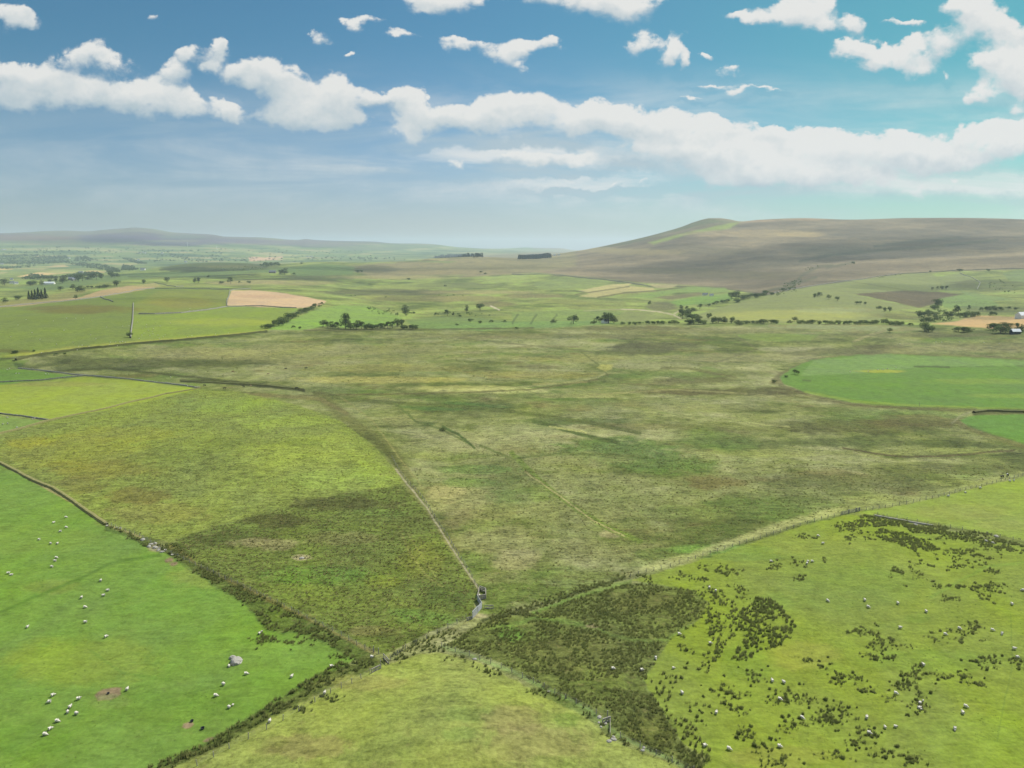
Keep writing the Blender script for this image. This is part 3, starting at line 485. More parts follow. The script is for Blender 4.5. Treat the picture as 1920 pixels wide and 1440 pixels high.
for a in [(640,945,110,14,alb(92,92,50),.8),(520,975,70,14,alb(88,86,46),.75),(430,1010,90,16,alb(90,98,46),.7),(560,1000,110,16,alb(104,112,50),.5),(500,1020,70,12,alb(158,142,104),.6),(565,1045,20,6,alb(190,170,138),.7),(640,1010,80,14,alb(140,132,84),.5),(600,1080,120,20,alb(104,134,54),.6),(700,1130,110,16,alb(124,134,58),.5),(790,1050,50,40,alb(128,128,60),.6),(760,980,40,20,alb(110,116,54),.6),(840,1120,50,24,alb(98,112,50),.7),(800,1160,60,14,alb(112,138,60),.6),(720,1090,40,14,alb(132,138,56),.6),(700,1185,60,12,alb(134,122,78),.6),(560,1110,80,14,alb(120,132,60),.5),(750,1195,60,14,alb(92,100,48),.6),(770,1150,50,10,alb(110,140,64),.5),(720,960,60,10,alb(112,134,58),.5)]:
    blob(*a[:5], a=a[5], rough=1.0, brk=1.0, seed=a[0] % 7)
line([(752,1000),(770,1040),(800,1080),(830,1100)], 3, alb(150,146,80), .6, 2); line([(765,1000),(785,1035),(820,1085)], 2, alb(150,146,80), .5, 2)
line([(755,905),(800,955),(850,1035),(898,1105)], 7, alb(138,136,80), .6, 3, .9)
line([(742,880),(770,915),(800,952),(850,1032),(897,1104)], 2.4, alb(180,172,136), .9, 1.2, .6)
# knoll
KN = [(722,1246),(780,1228),(830,1224),(900,1242),(960,1272),(1030,1312),(1100,1345),(1150,1390),(1230,1420),(1290,1446),(1400,1540),(180,1540),(300,1450),(420,1397),(520,1342),(620,1292)]
paint(KN, alb(154,165,78), 1, 3, .55, 2.0)
for a in [(800,1330,150,40,alb(144,158,72),.6),(880,1340,60,16,alb(128,152,68),.5),(860,1375,40,14,alb(128,152,68),.5),(700,1400,110,40,alb(140,156,72),.5),(570,1400,100,26,alb(158,148,88),.6),(1000,1400,110,50,alb(160,152,90),.55),(960,1350,60,30,alb(158,148,90),.6),(680,1280,90,16,alb(158,152,84),.5),(880,1420,80,30,alb(158,166,76),.4),(1060,1350,30,16,alb(124,150,58),.6),(480,1390,60,16,alb(140,150,70),.5),(1040,1430,60,16,alb(150,168,70),.5),(760,1250,60,8,alb(132,146,62),.5)]:
    blob(*a[:5], a=a[5], brk=.8, seed=a[0] % 5)
# rush beds between the fences
BED = [(835,1212),(880,1180),(925,1160),(1000,1146),(1060,1124),(1180,1094),(1235,1097),(1300,1108),(1328,1130),(1306,1163),(1262,1192),(1234,1228),(1206,1278),(1240,1332),(1280,1398),(1325,1432),(1300,1446),(1230,1412),(1160,1372),(1140,1345),(1100,1330),(1030,1296),(960,1256),(900,1226)]
paint(BED, alb(112,118,60), 1, 4, 1.0, 2.5)
for a in [(1080,1220,110,40,alb(112,110,62),.5),(1200,1130,80,22,alb(110,106,60),.5),(1120,1300,80,30,alb(100,110,50),.5),(1220,1370,50,40,alb(110,112,50),.6),(980,1190,60,16,alb(96,110,50),.5)]:
    blob(*a[:5], a=a[5], rough=1.0, brk=1.0, seed=a[0] % 5)
line([(925,1178),(960,1172),(1000,1160),(1040,1163),(1080,1170),(1110,1176)], 6, alb(118,146,64), .45, 5, .7); line([(1100,1172),(1150,1192),(1200,1202),(1250,1200),(1290,1175)], 5, alb(116,140,64), .4, 4, .7)
line([(1000,1148),(1090,1116),(1182,1090)], 5, alb(118,150,62), .55, 3, .6); line([(905,1163),(1000,1139),(1090,1108),(1180,1080)], 5, alb(66,72,38), .8, 3, 1)
blob(960,1190,24,14,alb(130,166,70),.6); blob(1110,1174,14,5,alb(150,128,100),.7); blob(900,1155,16,5,alb(170,156,120),.8)
line([(830,1214),(880,1228),(960,1260),(1040,1300),(1100,1328),(1160,1380),(1230,1412),(1290,1442)], 6, alb(130,158,84), .6, 3, .5)
line([(720,1236),(780,1205),(830,1190),(885,1160)], 5, alb(126,126,66), .5, 3, .9)
line([(1180,1076),(1290,1045),(1400,1007),(1480,980),(1575,957)], 10, alb(176,172,112), .8, 6, .8, 2.5)
line([(1640,966),(1750,984),(1850,1003),(1920,1016)], 5, alb(104,100,58), .7, 2, .9)
line([(1575,957),(1700,940),(1800,916),(1920,886)], 7, alb(156,158,92), .7, 4, .8, 2.5)
# small fields with stone walls at the left edge
paint([(-300,730),(0,722),(80,714),(155,706),(250,713),(375,729),(300,748),(200,769),(90,788),(0,777),(-300,760)], alb(150,180,70), 1, 1.2, .3)
blob(100,720,120,5,alb(154,164,92),.5,brk=.4)
paint([(-300,706),(0,692),(40,692),(150,706),(80,714),(0,721),(-300,728)], alb(114,160,70), 1, 1.2, .3)
paint([(-300,770),(0,780),(88,790),(0,812),(-300,840)], alb(126,164,80), 1, 1.2, .3)
paint([(-300,680),(0,672),(54,676),(36,690),(-300,700)], alb(118,150,72), 1, 1.2, .3)
line([(0,674),(60,668),(150,655),(250,645),(340,638),(430,630),(500,622)], 3.2, alb(70,76,44), .85, 1.2, .9)
line([(30,684),(60,690),(130,676)], 6, alb(78,84,48), .7, 3, .9)
blob(20,658,40,4,alb(98,104,56),.7)

_p = (ROUGH < .5) & (ALB[:, 1] > 1.12 * ALB[:, 0]); ALB[_p, 1] *= .885; ALB[_p, 2] *= .80; ALB[_p, 0] *= np.where(gx[_p] < 0, 1.08, 1.0)
_q = (ROUGH > .75) & (gr_ < 1000); ALB[_q, 1] *= 1.06; ALB[_q, 0] *= .98; ALB[_q, 2] *= .96

# ------------------------------------------------------------------ the sheet itself
def grid_mesh(name, r0, r1, cap):
    V = np.stack([gx, gy, gz], 1).reshape(NR, NTH, 3)[r0:r1 + 1].reshape(-1, 3)
    n = r1 - r0; a = np.arange(n)[:, None] * NTH; j = np.arange(NTH)[None, :]; jn = (j + 1) % NTH
    Fq = np.stack([a + j, a + jn, a + NTH + jn, a + NTH + j], 2).reshape(-1, 4)[:, ::-1]
    me = mesh_np(name, V, Fq, True)
    sel = slice(r0 * NTH, (r1 + 1) * NTH)
    at = me.attributes.new('sward', 'FLOAT_COLOR', 'POINT')
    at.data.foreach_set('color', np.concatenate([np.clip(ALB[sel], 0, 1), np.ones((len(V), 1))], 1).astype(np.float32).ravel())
    at = me.attributes.new('tussock', 'FLOAT', 'POINT'); at.data.foreach_set('value', np.clip(ROUGH[sel], 0, 1).astype(np.float32))
    if cap:
        bm = bmesh.new(); bm.from_mesh(me); bm.verts.ensure_lookup_table()
        f = bm.faces.new([bm.verts[k] for k in range(NTH)]); f.normal_update()
        if f.normal.z < 0: f.normal_flip()
        bm.to_mesh(me); bm.free()
    return me
def material(name):
    m = bpy.data.materials.new(name); m.use_nodes = True; t = m.node_tree; t.nodes.clear()
    out = t.nodes.new('ShaderNodeOutputMaterial'); b = t.nodes.new('ShaderNodeBsdfPrincipled'); t.links.new(b.outputs[0], out.inputs[0])
    b.inputs['Roughness'].default_value = .9; b.inputs['Specular IOR Level'].default_value = .15
    return m, t, b
gm, t, b = material('sward')
b.inputs['Specular IOR Level'].default_value = .05
ca = nd(t, 'ShaderNodeAttribute', attribute_name='sward'); ra = nd(t, 'ShaderNodeAttribute', attribute_name='tussock')
tc = nd(t, 'ShaderNodeTexCoord')
g1 = noise(t, tc.outputs['Object'], 1.1, 6, .68); g2 = noise(t, tc.outputs['Object'], .16, 5, .6, .4); g3 = noise(t, tc.outputs['Object'], .028, 5, .6, .5, 1, .7); g4 = noise(t, tc.outputs['Object'], .42, 4, .6, .6, .55, 1.4)
def rng_n(v, a, b_, c, d):
    n = nd(t, 'ShaderNodeMapRange'); t.links.new(v, n.inputs[0]); n.inputs[1].default_value = a; n.inputs[2].default_value = b_; n.inputs[3].default_value = c; n.inputs[4].default_value = d; return n.outputs[0]
amp = math_n(t, 'MULTIPLY_ADD', ra.outputs['Fac'], .95, .26)
def vary(v, k): return math_n(t, 'MULTIPLY', math_n(t, 'SUBTRACT', v, .5), k)
fine = math_n(t, 'ADD', vary(g1.outputs['Fac'], 2.1), vary(g4.outputs['Fac'], 1.7))
val = math_n(t, 'ADD', math_n(t, 'MULTIPLY', fine, amp), math_n(t, 'MULTIPLY', math_n(t, 'ADD', vary(g2.outputs['Fac'], 1.1), vary(g3.outputs['Fac'], .8)), math_n(t, 'MULTIPLY_ADD', ra.outputs['Fac'], .75, .4)))
val = math_n(t, 'MAXIMUM', math_n(t, 'ADD', val, 1.0), .35)
cm = nd(t, 'ShaderNodeVectorMath', operation='SCALE'); t.links.new(ca.outputs['Color'], cm.inputs[0]); t.links.new(val, cm.inputs['Scale'])
hs = nd(t, 'ShaderNodeHueSaturation'); t.links.new(cm.outputs[0], hs.inputs['Color'])
t.links.new(rng_n(g2.outputs['Color'], .2, .8, .49, .51), hs.inputs['Hue']); t.links.new(rng_n(g3.outputs['Fac'], .25, .75, .88, 1.06), hs.inputs['Saturation'])
# dead straw among the tussocks
straw = nd(t, 'ShaderNodeMix', data_type='RGBA'); t.links.new(hs.outputs[0], straw.inputs[6]); straw.inputs[7].default_value = (*alb(178, 160, 112), 1)
g5 = noise(t, tc.outputs['Object'], .55, 6, .7, .3, off=(40, 11, 3)); sf = math_n(t, 'MULTIPLY', math_n(t, 'MULTIPLY', rng_n(g5.outputs['Fac'], .55, .8, 0, 1), ra.outputs['Fac']), .55, clamp=True); t.links.new(sf, straw.inputs[0])
t.links.new(straw.outputs[2], b.inputs['Base Color'])
bp = nd(t, 'ShaderNodeBump'); bp.inputs['Distance'].default_value = .35; t.links.new(math_n(t, 'ADD', g1.outputs['Fac'], math_n(t, 'MULTIPLY', g4.outputs['Fac'], 1.6)), bp.inputs['Height']); t.links.new(math_n(t, 'MULTIPLY', ra.outputs['Fac'], .8), bp.inputs['Strength']); t.links.new(bp.outputs[0], b.inputs['Normal'])
SPLIT = int(np.searchsorted(RR, 2700.0))
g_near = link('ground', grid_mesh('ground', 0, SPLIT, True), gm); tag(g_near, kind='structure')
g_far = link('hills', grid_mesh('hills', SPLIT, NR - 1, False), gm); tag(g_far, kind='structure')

# ------------------------------------------------------------------ air
def box_mesh(name, a, b_):
    (x0, y0, z0), (x1, y1, z1) = a, b_
    V = [(x0,y0,z0),(x1,y0,z0),(x1,y1,z0),(x0,y1,z0),(x0,y0,z1),(x1,y0,z1),(x1,y1,z1),(x0,y1,z1)]
    return mesh_np(name, V, [(3,2,1,0),(4,5,6,7),(0,1,5,4),(1,2,6,5),(2,3,7,6),(3,0,4,7)])
hz = link('haze', box_mesh('haze', (-21500, -21500, float(gz.min()) - 1), (21500, 21500, float(gz.max()) + 12))); tag(hz, kind='stuff')
hm = bpy.data.materials.new('air'); hm.use_nodes = True; t = hm.node_tree; t.nodes.clear()
o_ = t.nodes.new('ShaderNodeOutputMaterial'); v_ = t.nodes.new('ShaderNodeVolumePrincipled'); t.links.new(v_.outputs[0], o_.inputs['Volume'])
v_.inputs['Color'].default_value = (.70, .85, 1.0, 1); v_.inputs['Density'].default_value = 5.2e-5; v_.inputs['Anisotropy'].default_value = 0.2
hz.data.materials.append(hm)

# ------------------------------------------------------------------ plants
def proj(P):
    d = P[:, 2] - H; dep_ = P[:, 1] * cp - d * sp
    return 960 + F * P[:, 0] / dep_, 720 - F * (P[:, 1] * sp + d * cp) / dep_
def inside(poly, x, y):
    P = np.array(poly, float); ins = np.zeros(len(x), bool)
    for (ax, ay), (bx, by) in zip(P, np.roll(P, -1, 0)):
        c = (ay > y) != (by > y)
        with np.errstate(divide='ignore', invalid='ignore'): ins ^= c & (x < (bx - ax) * (y - ay) / (by - ay) + ax)
    return ins
def near_line(pts, x, y, w):
    d2 = np.full(len(x), 1e18)
    for (ax, ay), (bx, by) in zip(pts[:-1], pts[1:]):
        L2 = (bx - ax) ** 2 + (by - ay) ** 2; t = np.clip(((x - ax) * (bx - ax) + (y - ay) * (by - ay)) / L2, 0, 1)
        d2 = np.minimum(d2, (x - ax - t * (bx - ax)) ** 2 + (y - ay - t * (by - ay)) ** 2)
    return d2 < w * w
def scatter(poly, dens, ragged=4.0, clump=0.0):
    W_ = np.array([pick(*p) for p in poly]); lo, hi = W_[:, :2].min(0), W_[:, :2].max(0)
    n = int(np.prod(hi - lo) * dens)
    P = np.zeros((n, 3)); P[:, :2] = rng.uniform(lo, hi, (n, 2)); P[:, 2] = ground(P[:, 0], P[:, 1])
    x, y = proj(P); wob = ragged * perlin(P[:, 0] / 5, P[:, 1] / 5, 51); wob2 = ragged * perlin(P[:, 0] / 5, P[:, 1] / 5, 52)
    k = inside(poly, x + wob, y + wob2)
    if clump: k &= fbm(P[:, 0] / 7, P[:, 1] / 7, 3, 55) > -0.5 + clump
    return P[k]
def tuft_mesh(name, P, hgt, rad, nb, tone, wid=.10):
    n = len(P); hgt = np.broadcast_to(hgt, (n,)); rad = np.broadcast_to(rad, (n,))
    a = rng.uniform(0, 2 * math.pi, (n, nb)); r0 = rad[:, None] * rng.uniform(0, .55, (n, nb)); r1_ = r0 + rad[:, None] * rng.uniform(.05, .7, (n, nb))
    h = hgt[:, None] * rng.uniform(.55, 1.05, (n, nb)); ca_, sa_ = np.cos(a), np.sin(a); tw = rng.uniform(0, math.pi, (n, nb)); w = wid * rng.uniform(.7, 1.4, (n, nb)) * (hgt / .8)[:, None]
    bx, by = P[:, 0, None] + ca_ * r0, P[:, 1, None] + sa_ * r0; tx, ty = P[:, 0, None] + ca_ * r1_, P[:, 1, None] + sa_ * r1_; z = P[:, 2, None]
    V = np.stack([np.stack([bx - np.cos(tw) * w, by - np.sin(tw) * w, z - .05 + 0 * bx], 2), np.stack([bx + np.cos(tw) * w, by + np.sin(tw) * w, z - .05 + 0 * bx], 2),
                  np.stack([tx, ty, z + h], 2)], 2).reshape(-1, 3)
    me = mesh_np(name, V, np.arange(len(V)).reshape(-1, 3))
    at = me.attributes.new('tone', 'FLOAT', 'POINT'); at.data.foreach_set('value', np.repeat(np.broadcast_to(tone, (n,)), nb * 3).astype(np.float32))
    return me
def leafy(name, c0, c1, transl=.25, attr=None, rnd=.5):
    m = bpy.data.materials.new(name); m.use_nodes = True; t = m.node_tree; t.nodes.clear()
    out = t.nodes.new('ShaderNodeOutputMaterial'); d = t.nodes.new('ShaderNodeBsdfDiffuse'); tr = t.nodes.new('ShaderNodeBsdfTranslucent'); mixs = t.nodes.new('ShaderNodeMixShader'); mixs.inputs[0].default_value = transl
    g = t.nodes.new('ShaderNodeNewGeometry'); mc = nd(t, 'ShaderNodeMix', data_type='RGBA'); mc.inputs[6].default_value = (*c0, 1); mc.inputs[7].default_value = (*c1, 1)
    if attr:
        at = nd(t, 'ShaderNodeAttribute', attribute_name=attr)
        f = math_n(t, 'ADD', math_n(t, 'MULTIPLY', at.outputs['Fac'], 1 - rnd), math_n(t, 'MULTIPLY', g.outputs['Random Per Island'], rnd)); t.links.new(f, mc.inputs[0])
    else:
        oi = t.nodes.new('ShaderNodeObjectInfo'); f = math_n(t, 'ADD', math_n(t, 'MULTIPLY', g.outputs['Random Per Island'], .7), math_n(t, 'MULTIPLY', oi.outputs['Random'], .3)); t.links.new(f, mc.inputs[0])
    for b_ in (d, tr): t.links.new(mc.outputs[2], b_.inputs['Color'])
    if attr:                                              # blades are far thinner than these slips: shade them as an open, upward sward
        vm = nd(t, 'ShaderNodeVectorMath', operation='MULTIPLY_ADD'); t.links.new(g.outputs['Normal'], vm.inputs[0]); vm.inputs[1].default_value = (.45, .45, .45); vm.inputs[2].default_value = (0, 0, .8)
        vn_ = nd(t, 'ShaderNodeVectorMath', operation='NORMALIZE'); t.links.new(vm.outputs[0], vn_.inputs[0]); t.links.new(vn_.outputs[0], d.inputs['Normal'])
    t.links.new(d.outputs[0], mixs.inputs[1]); t.links.new(tr.outputs[0], mixs.inputs[2]); t.links.new(mixs.outputs[0], out.inputs[0])
    return m
M_rush = leafy('rush', alb(122, 146, 70), alb(204, 202, 130), .38, 'tone'); M_tuss = leafy('tussock', alb(116, 132, 60), alb(200, 188, 130), .25, 'tone', .35)
paths = [[(925,1178),(960,1172),(1000,1160),(1040,1163),(1080,1170),(1110,1176)], [(1100,1172),(1150,1192),(1200,1202),(1250,1200),(1290,1175)], [(1000,1148),(1090,1116),(1182,1090)]]
def no_paths(P):
    x, y = proj(P); k = np.ones(len(P), bool)
    for q in paths: k &= ~near_line(q, x, y, 2.6)
    return P[k]
BANDS = [
 ('bed', BED, 2.2, .6, .45), ('left', [(290,1020),(330,1020),(400,1074),(470,1106),(560,1152),(650,1200),(705,1235),(690,1248),(640,1222),(585,1188),(540,1190),(500,1182),(470,1145),(420,1108),(380,1085)], 1.6, .8, .40),
 ('cut', [(706,1244),(660,1262),(600,1292),(510,1344),(420,1395),(320,1440),(270,1446),(390,1390),(490,1330),(590,1268),(640,1240)], 1.6, .85, .30), ('ditch', [(915,1156),(1000,1130),(1090,1100),(1185,1072),(1188,1080),(1095,1112),(1000,1146),(925,1166)], 1.6, .7, .5),
 ('cut2', [(735,1228),(780,1196),(840,1180),(880,1190),(850,1218),(800,1224),(750,1244)], 1.1, .75, .35), ('wallfoot', [(188,982),(200,982),(262,1008),(300,1030),(285,1028),(225,1000)], 1.6, .7, .4),
 ('knoll', [(1040,1306),(1075,1332),(1110,1356),(1145,1392),(1200,1408),(1180,1392),(1150,1372),(1120,1345),(1080,1320)], .6, .9, .6), ('knoll2', [(825,1226),(870,1226),(890,1240),(940,1262),(960,1282),(920,1276),(880,1248),(830,1240)], .5, .8, .35),
 ('strip1', [(1575,984),(1640,972),(1720,986),(1770,1000),(1740,1004),(1690,988),(1620,990)], 2.2, .75, .3), ('strip2', [(1625,996),(1665,992),(1720,1006),(1760,1030),(1720,1034),(1660,1016)], 2.2, .75, .25),
 ('strip3', [(1604,970),(1628,966),(1760,990),(1860,1006),(1925,1018),(1925,1030),(1850,1018),(1760,1004),(1680,982)], 2.0, .75, .35), ('strip4', [(1742,996),(1790,1004),(1860,1020),(1925,1032),(1925,1040),(1840,1022),(1780,1012)], 1.3, .7, .3),
 ('mass', [(1388,1145),(1420,1122),(1455,1128),(1478,1150),(1494,1172),(1480,1200),(1452,1214),(1420,1226),(1395,1240),(1370,1232),(1395,1200),(1388,1172)], 2.0, .8, .25), ('mass2', [(1320,1165),(1345,1130),(1375,1122),(1392,1150),(1380,1190),(1350,1230),(1322,1262),(1306,1250),(1330,1205)], .9, .8, .4),
 ('mass3', [(1215,1280),(1250,1262),(1282,1266),(1262,1310),(1250,1350),(1226,1330)], .8, .8, .45), ('mass4', [(1250,1340),(1290,1350),(1330,1392),(1350,1440),(1300,1444),(1270,1400)], 1.0, .8, .4), ('mass5', [(1300,1108),(1330,1095),(1356,1110),(1350,1140),(1320,1128)], .8, .75, .35)]
Pt, Ht, Rt, Tt = [], [], [], []
for nm, poly, dn, h, tn in BANDS:
    P = scatter(poly, dn, 7.0, .36 if nm.startswith(('bed', 'left')) else .16); P = no_paths(P) if nm in ('bed', 'ditch') else P
    Pt.append(P); Ht.append(h * rng.uniform(.6, 1.2, len(P))); Rt.append(rng.uniform(.3, .6, len(P))); Tt.append(np.clip(tn + .35 * fbm(P[:, 0] / 9, P[:, 1] / 9, 3, 57) + rng.normal(0, .1, len(P)), 0, 1))
o = link('rush_bed', tuft_mesh('rush_bed', np.concatenate(Pt), np.concatenate(Ht), np.concatenate(Rt), 16, np.concatenate(Tt)), M_rush); tag(o, 'dense beds of dark rushes along the ditches and between the fences', 'rushes', kind='stuff')
Pt, Ht, Rt, Tt = [], [], [], []
MOOR_N = [(760,905),(800,860),(900,840),(1100,830),(1300,850),(1500,870),(1700,880),(1900,870),(1900,890),(1700,938),(1580,958),(1400,1010),(1290,1046),(1180,1078),(1000,1128),(915,1150),(898,1105),(850,1030),(800,950)]
for poly, dn, h, tn in [(TRI, .7, .36, .55), (MID, .22, .3, .42), (MOOR_N, .12, .35, .55), (KN, .12, .16, .55)]:
    P = scatter(poly, dn, 3.0)
    Pt.append(P); Ht.append(h * rng.uniform(.6, 1.4, len(P))); Rt.append(rng.uniform(.3, .75, len(P))); Tt.append(np.clip(tn + .7 * fbm(P[:, 0] / 16, P[:, 1] / 16, 4, 58) + rng.normal(0, .12, len(P)), 0, 1))
o = link('tussock_grass', tuft_mesh('tussock_grass', np.concatenate(Pt), np.concatenate(Ht), np.concatenate(Rt), 12, np.concatenate(Tt), .14), M_tuss); tag(o, 'rough tussocky grass over the fenced moor', 'grass', kind='stuff')
M_past = leafy('pasture_blades', alb(98, 128, 48), alb(160, 172, 84), .25, 'tone', .4)
Pt = [scatter(LEFT[1:] + [(-40, 1500)], .35, 2), scatter(PAST[:-9] + [(1480, 1500)], .35, 2)]; P = np.concatenate(Pt); P = P[(P[:, 1] < 330)]; P = P[fbm(P[:, 0] / 11, P[:, 1] / 11, 4, 62) > -.05]
o = link('pasture_grass', tuft_mesh('pasture_grass', P, .16 * rng.uniform(.5, 1.5, len(P)), rng.uniform(.15, .4, len(P)), 8, np.clip(.4 + .8 * fbm(P[:, 0] / 6, P[:, 1] / 6, 3, 63), 0, 1), .12), M_past); tag(o, 'short grazed grass with taller tufts in the sheep pastures', 'grass', kind='stuff')
MOOR_F = [(560,745),(640,735),(900,738),(1150,715),(1440,712),(1520,745),(1640,765),(1790,778),(1830,815),(1925,842),(1925,888),(1700,934),(1500,965),(1100,850),(900,835),(760,860),(690,800)]
MOOR_G = [(60,690),(200,660),(560,622),(1000,622),(1440,620),(1600,660),(1460,700),(1130,712),(900,725),(570,725),(380,722),(200,700)]
Pt, Ht, Tt = [], [], []
for poly, dn, h in [(MOOR_F, .05, .5), (MOOR_G, .012, .8), (MOOR_N, .05, .5), (MID, .05, .4)]:
    P = scatter(poly, dn, 3.0); k = fbm(P[:, 0] / 30, P[:, 1] / 22, 5, 64, .6) > .04; P = P[k]; Pt.append(P); Ht.append(h * rng.uniform(.6, 1.3, len(P))); Tt.append(np.clip(.25 + .5 * fbm(P[:, 0] / 12, P[:, 1] / 12, 3, 65), 0, .7))
P = np.concatenate(Pt); o = link('moor_rushes', tuft_mesh('moor_rushes', P, np.concatenate(Ht), np.concatenate(Ht) * 1.3, 10, np.concatenate(Tt), .12), M_rush); tag(o, 'dark rushes scattered in drifts over the open moor', 'rushes', kind='stuff')
# separate rush clumps dotted over the pasture
CL = [(1590,988,30,10,16),(1610,1003,34,14,14),(1780,1030,70,16,22),(1830,1045,40,14,14),(1860,1030,40,10,8),(1500,1082,10,8,5),(1508,1053,60,8,8),(1452,1062,10,8,5),(1505,1006,16,6,4),(1678,1075,20,8,5),(1720,1062,50,14,8),(1740,1095,60,14,8),
      (1805,1102,14,5,5),(1850,1108,34,16,20),(1858,1072,20,6,5),(1800,1060,40,10,8),(1776,1124,16,5,4),(1340,1064,24,8,8),(1362,1074,24,8,10),(1322,1088,16,6,5),(1280,1080,10,5,3),(1210,1084,20,6,5),(1385,1110,30,16,10),(1330,1150,30,20,8),
      (1620,1185,40,12,10),(1660,1210,40,14,14),(1640,1230,24,10,8),(1672,1232,12,8,5),(1828,1176,14,16,9),(1802,1196,6,10,3),(1770,1196,30,12,4),(1540,1244,30,10,8),(1570,1272,14,18,10),(1600,1270,20,14,5),(1727,1256,14,8,4),(1700,1266,14,5,4),
      (1850,1236,40,8,8),(1840,1250,30,10,6),(1800,1262,24,14,6),(1770,1270,24,12,5),(1836,1280,16,8,4),(1910,1248,10,18,9),(1690,1290,30,24,14),(1622,1290,14,14,7),(1723,1300,16,16,7),(1720,1335,16,12,8),(1480,1310,40,20,16),(1530,1320,40,16,9),
      (1560,1352,30,26,16),(1482,1352,26,16,9),(1594,1332,14,10,5),(1630,1378,22,20,9),(1604,1396,20,14,7),(1658,1416,18,12,8),(1702,1428,20,10,8),(1570,1415,10,8,3),(1398,1375,22,16,9),(1440,1400,30,20,8),(1460,1430,30,10,6),(1290,1200,16,40,8),(1350,1300,40,24,12),
      (1408,1270,40,30,10),(1320,1330,30,20,8),(1380,1330,30,20,8),(486,1196,22,10,10),(512,1200,14,8,5),(560,1206,30,10,8),(455,1108,10,8,4),(404,1086,10,4,4),(590,1196,12,8,5),(640,1232,10,6,4),(620,1312,20,10,5),(560,1330,20,8,5),(1010,1298,12,6,3),(1225,1405,14,8,4)]
def clump_variant(k):
    n = 5 + k % 3; P = np.zeros((n, 3)); P[:, :2] = rng.normal(0, .15, (n, 2))
    return tuft_mesh('rush_clump', P, rng.uniform(.5, .85, n), rng.uniform(.25, .42, n), 26, rng.uniform(.0, .35, n), .055)
RV = [clump_variant(k) for k in range(8)]
for m_ in RV: m_.materials.append(M_rush)
spots = []
for x, y, rx, ry, n in CL:
    for _ in range(n): spots.append((x + rng.normal(0, rx * .55), y + rng.normal(0, ry * .55)))
spots.sort(key=lambda s: -s[1]); rest = spots[300:]; spots = spots[:300]
RL = {'a': ('small dark rush clump dotted over the sheep pasture below the boundary fence', 'rush clumps in the sheep pasture'), 'b': ('small dark rush clump at the edge of the ditch beside the left pasture', 'rush clumps by the ditch bank')}
c0 = None
for k, (x, y) in enumerate(spots):
    p = pick(x, y)
    if c0 is None: o = link('rush_clump', RV[0])
    else:
        o = c0.copy(); o.data = RV[k % 8]; COL.objects.link(o)
    c0 = c0 or o
    s_ = float(rng.uniform(.45, 1.05)); o.location = (p[0], p[1], p[2] - .02); o.rotation_euler = (0, 0, float(rng.uniform(0, 6.28))); o.scale = (s_, s_, s_ * float(rng.uniform(.8, 1.1)))
    l_, g__ = RL['b' if x < 900 else 'a']; tag(o, l_, 'rush clump', g__)
sub = []
for x, y, rx, ry, n in CL:
    for _ in range(max(2, n // 3)): sub.append(pick(x + rng.normal(0, rx * .45), y + rng.normal(0, ry * .45)))
sub = np.repeat(np.array(sub), 9, 0); sub[:, :2] += rng.normal(0, .85, (len(sub), 2)) * np.array([1.3, .8])
P = np.array([pick(*s) for s in rest]); P = np.repeat(P, 5, 0); P[:, :2] += rng.normal(0, .28, (len(P), 2)); P = np.concatenate([P, sub]); P[:, 2] = ground(P[:, 0], P[:, 1])
o = link('scattered_rushes', tuft_mesh('scattered_rushes', P, rng.uniform(.35, .8, len(P)), rng.uniform(.25, .5, len(P)), 14, rng.uniform(.1, .55, len(P)), .07), M_rush); tag(o, 'low rushes merging between the dark clumps of the sheep pasture', 'rushes', kind='stuff')

# trees -------------------------------------------------------------
M_leaf = leafy('leaves', alb(84, 106, 58), alb(150, 168, 104), .35); M_leafd = leafy('dark_leaves', alb(68, 88, 54), alb(126, 144, 88), .3); M_con = leafy('needles', alb(34, 50, 36), alb(62, 80, 54), .1); M_pale = leafy('pale_leaves', alb(96, 112, 66), alb(142, 156, 100), .25)
bk, t, b = material('bark'); b.inputs['Base Color'].default_value = (.09, .075, .055, 1)
tcb = nd(t, 'ShaderNodeTexCoord'); nb_ = noise(t, tcb.outputs['Object'], 14, 5); rb = nd(t, 'ShaderNodeMix', data_type='RGBA'); t.links.new(nb_.outputs['Fac'], rb.inputs[0]); rb.inputs[6].default_value = (.05, .042, .03, 1); rb.inputs[7].default_value = (.15, .13, .10, 1); t.links.new(rb.outputs[2], b.inputs['Base Color'])
def leaf_quads(C, Nrm, size):
    n = len(C); a = Nrm / (np.linalg.norm(Nrm, axis=1, keepdims=True) + 1e-9); r = rng.normal(size=(n, 3)); u = np.cross(a, r); u /= np.linalg.norm(u, axis=1, keepdims=True) + 1e-9; v = np.cross(a, u)
    s = np.broadcast_to(size, (n,))[:, None] * rng.uniform(.6, 1.3, (n, 1)); q = rng.uniform(.5, 1, (n, 1))
    V = np.stack([C - u * s, C - v * s * q, C + u * s * rng.uniform(.7, 1, (n, 1)), C + v * s * q], 1).reshape(-1, 3)
    return V
def crown_pts(lobes, n, fill=.55):
    L_ = np.array(lobes, float); w = L_[:, 3] ** 2; k = rng.choice(len(L_), n, p=w / w.sum()); d = rng.normal(size=(n, 3)); d /= np.linalg.norm(d, axis=1, keepdims=True)
    rr = np.where(rng.uniform(size=n) < .8, rng.uniform(.8, 1.08, n), rng.uniform(fill, .9, n))
    return L_[k, :3] + d * (L_[k, 3] * rr)[:, None] * np.array([1, 1, .85]), d + rng.normal(0, .5, (n, 3))
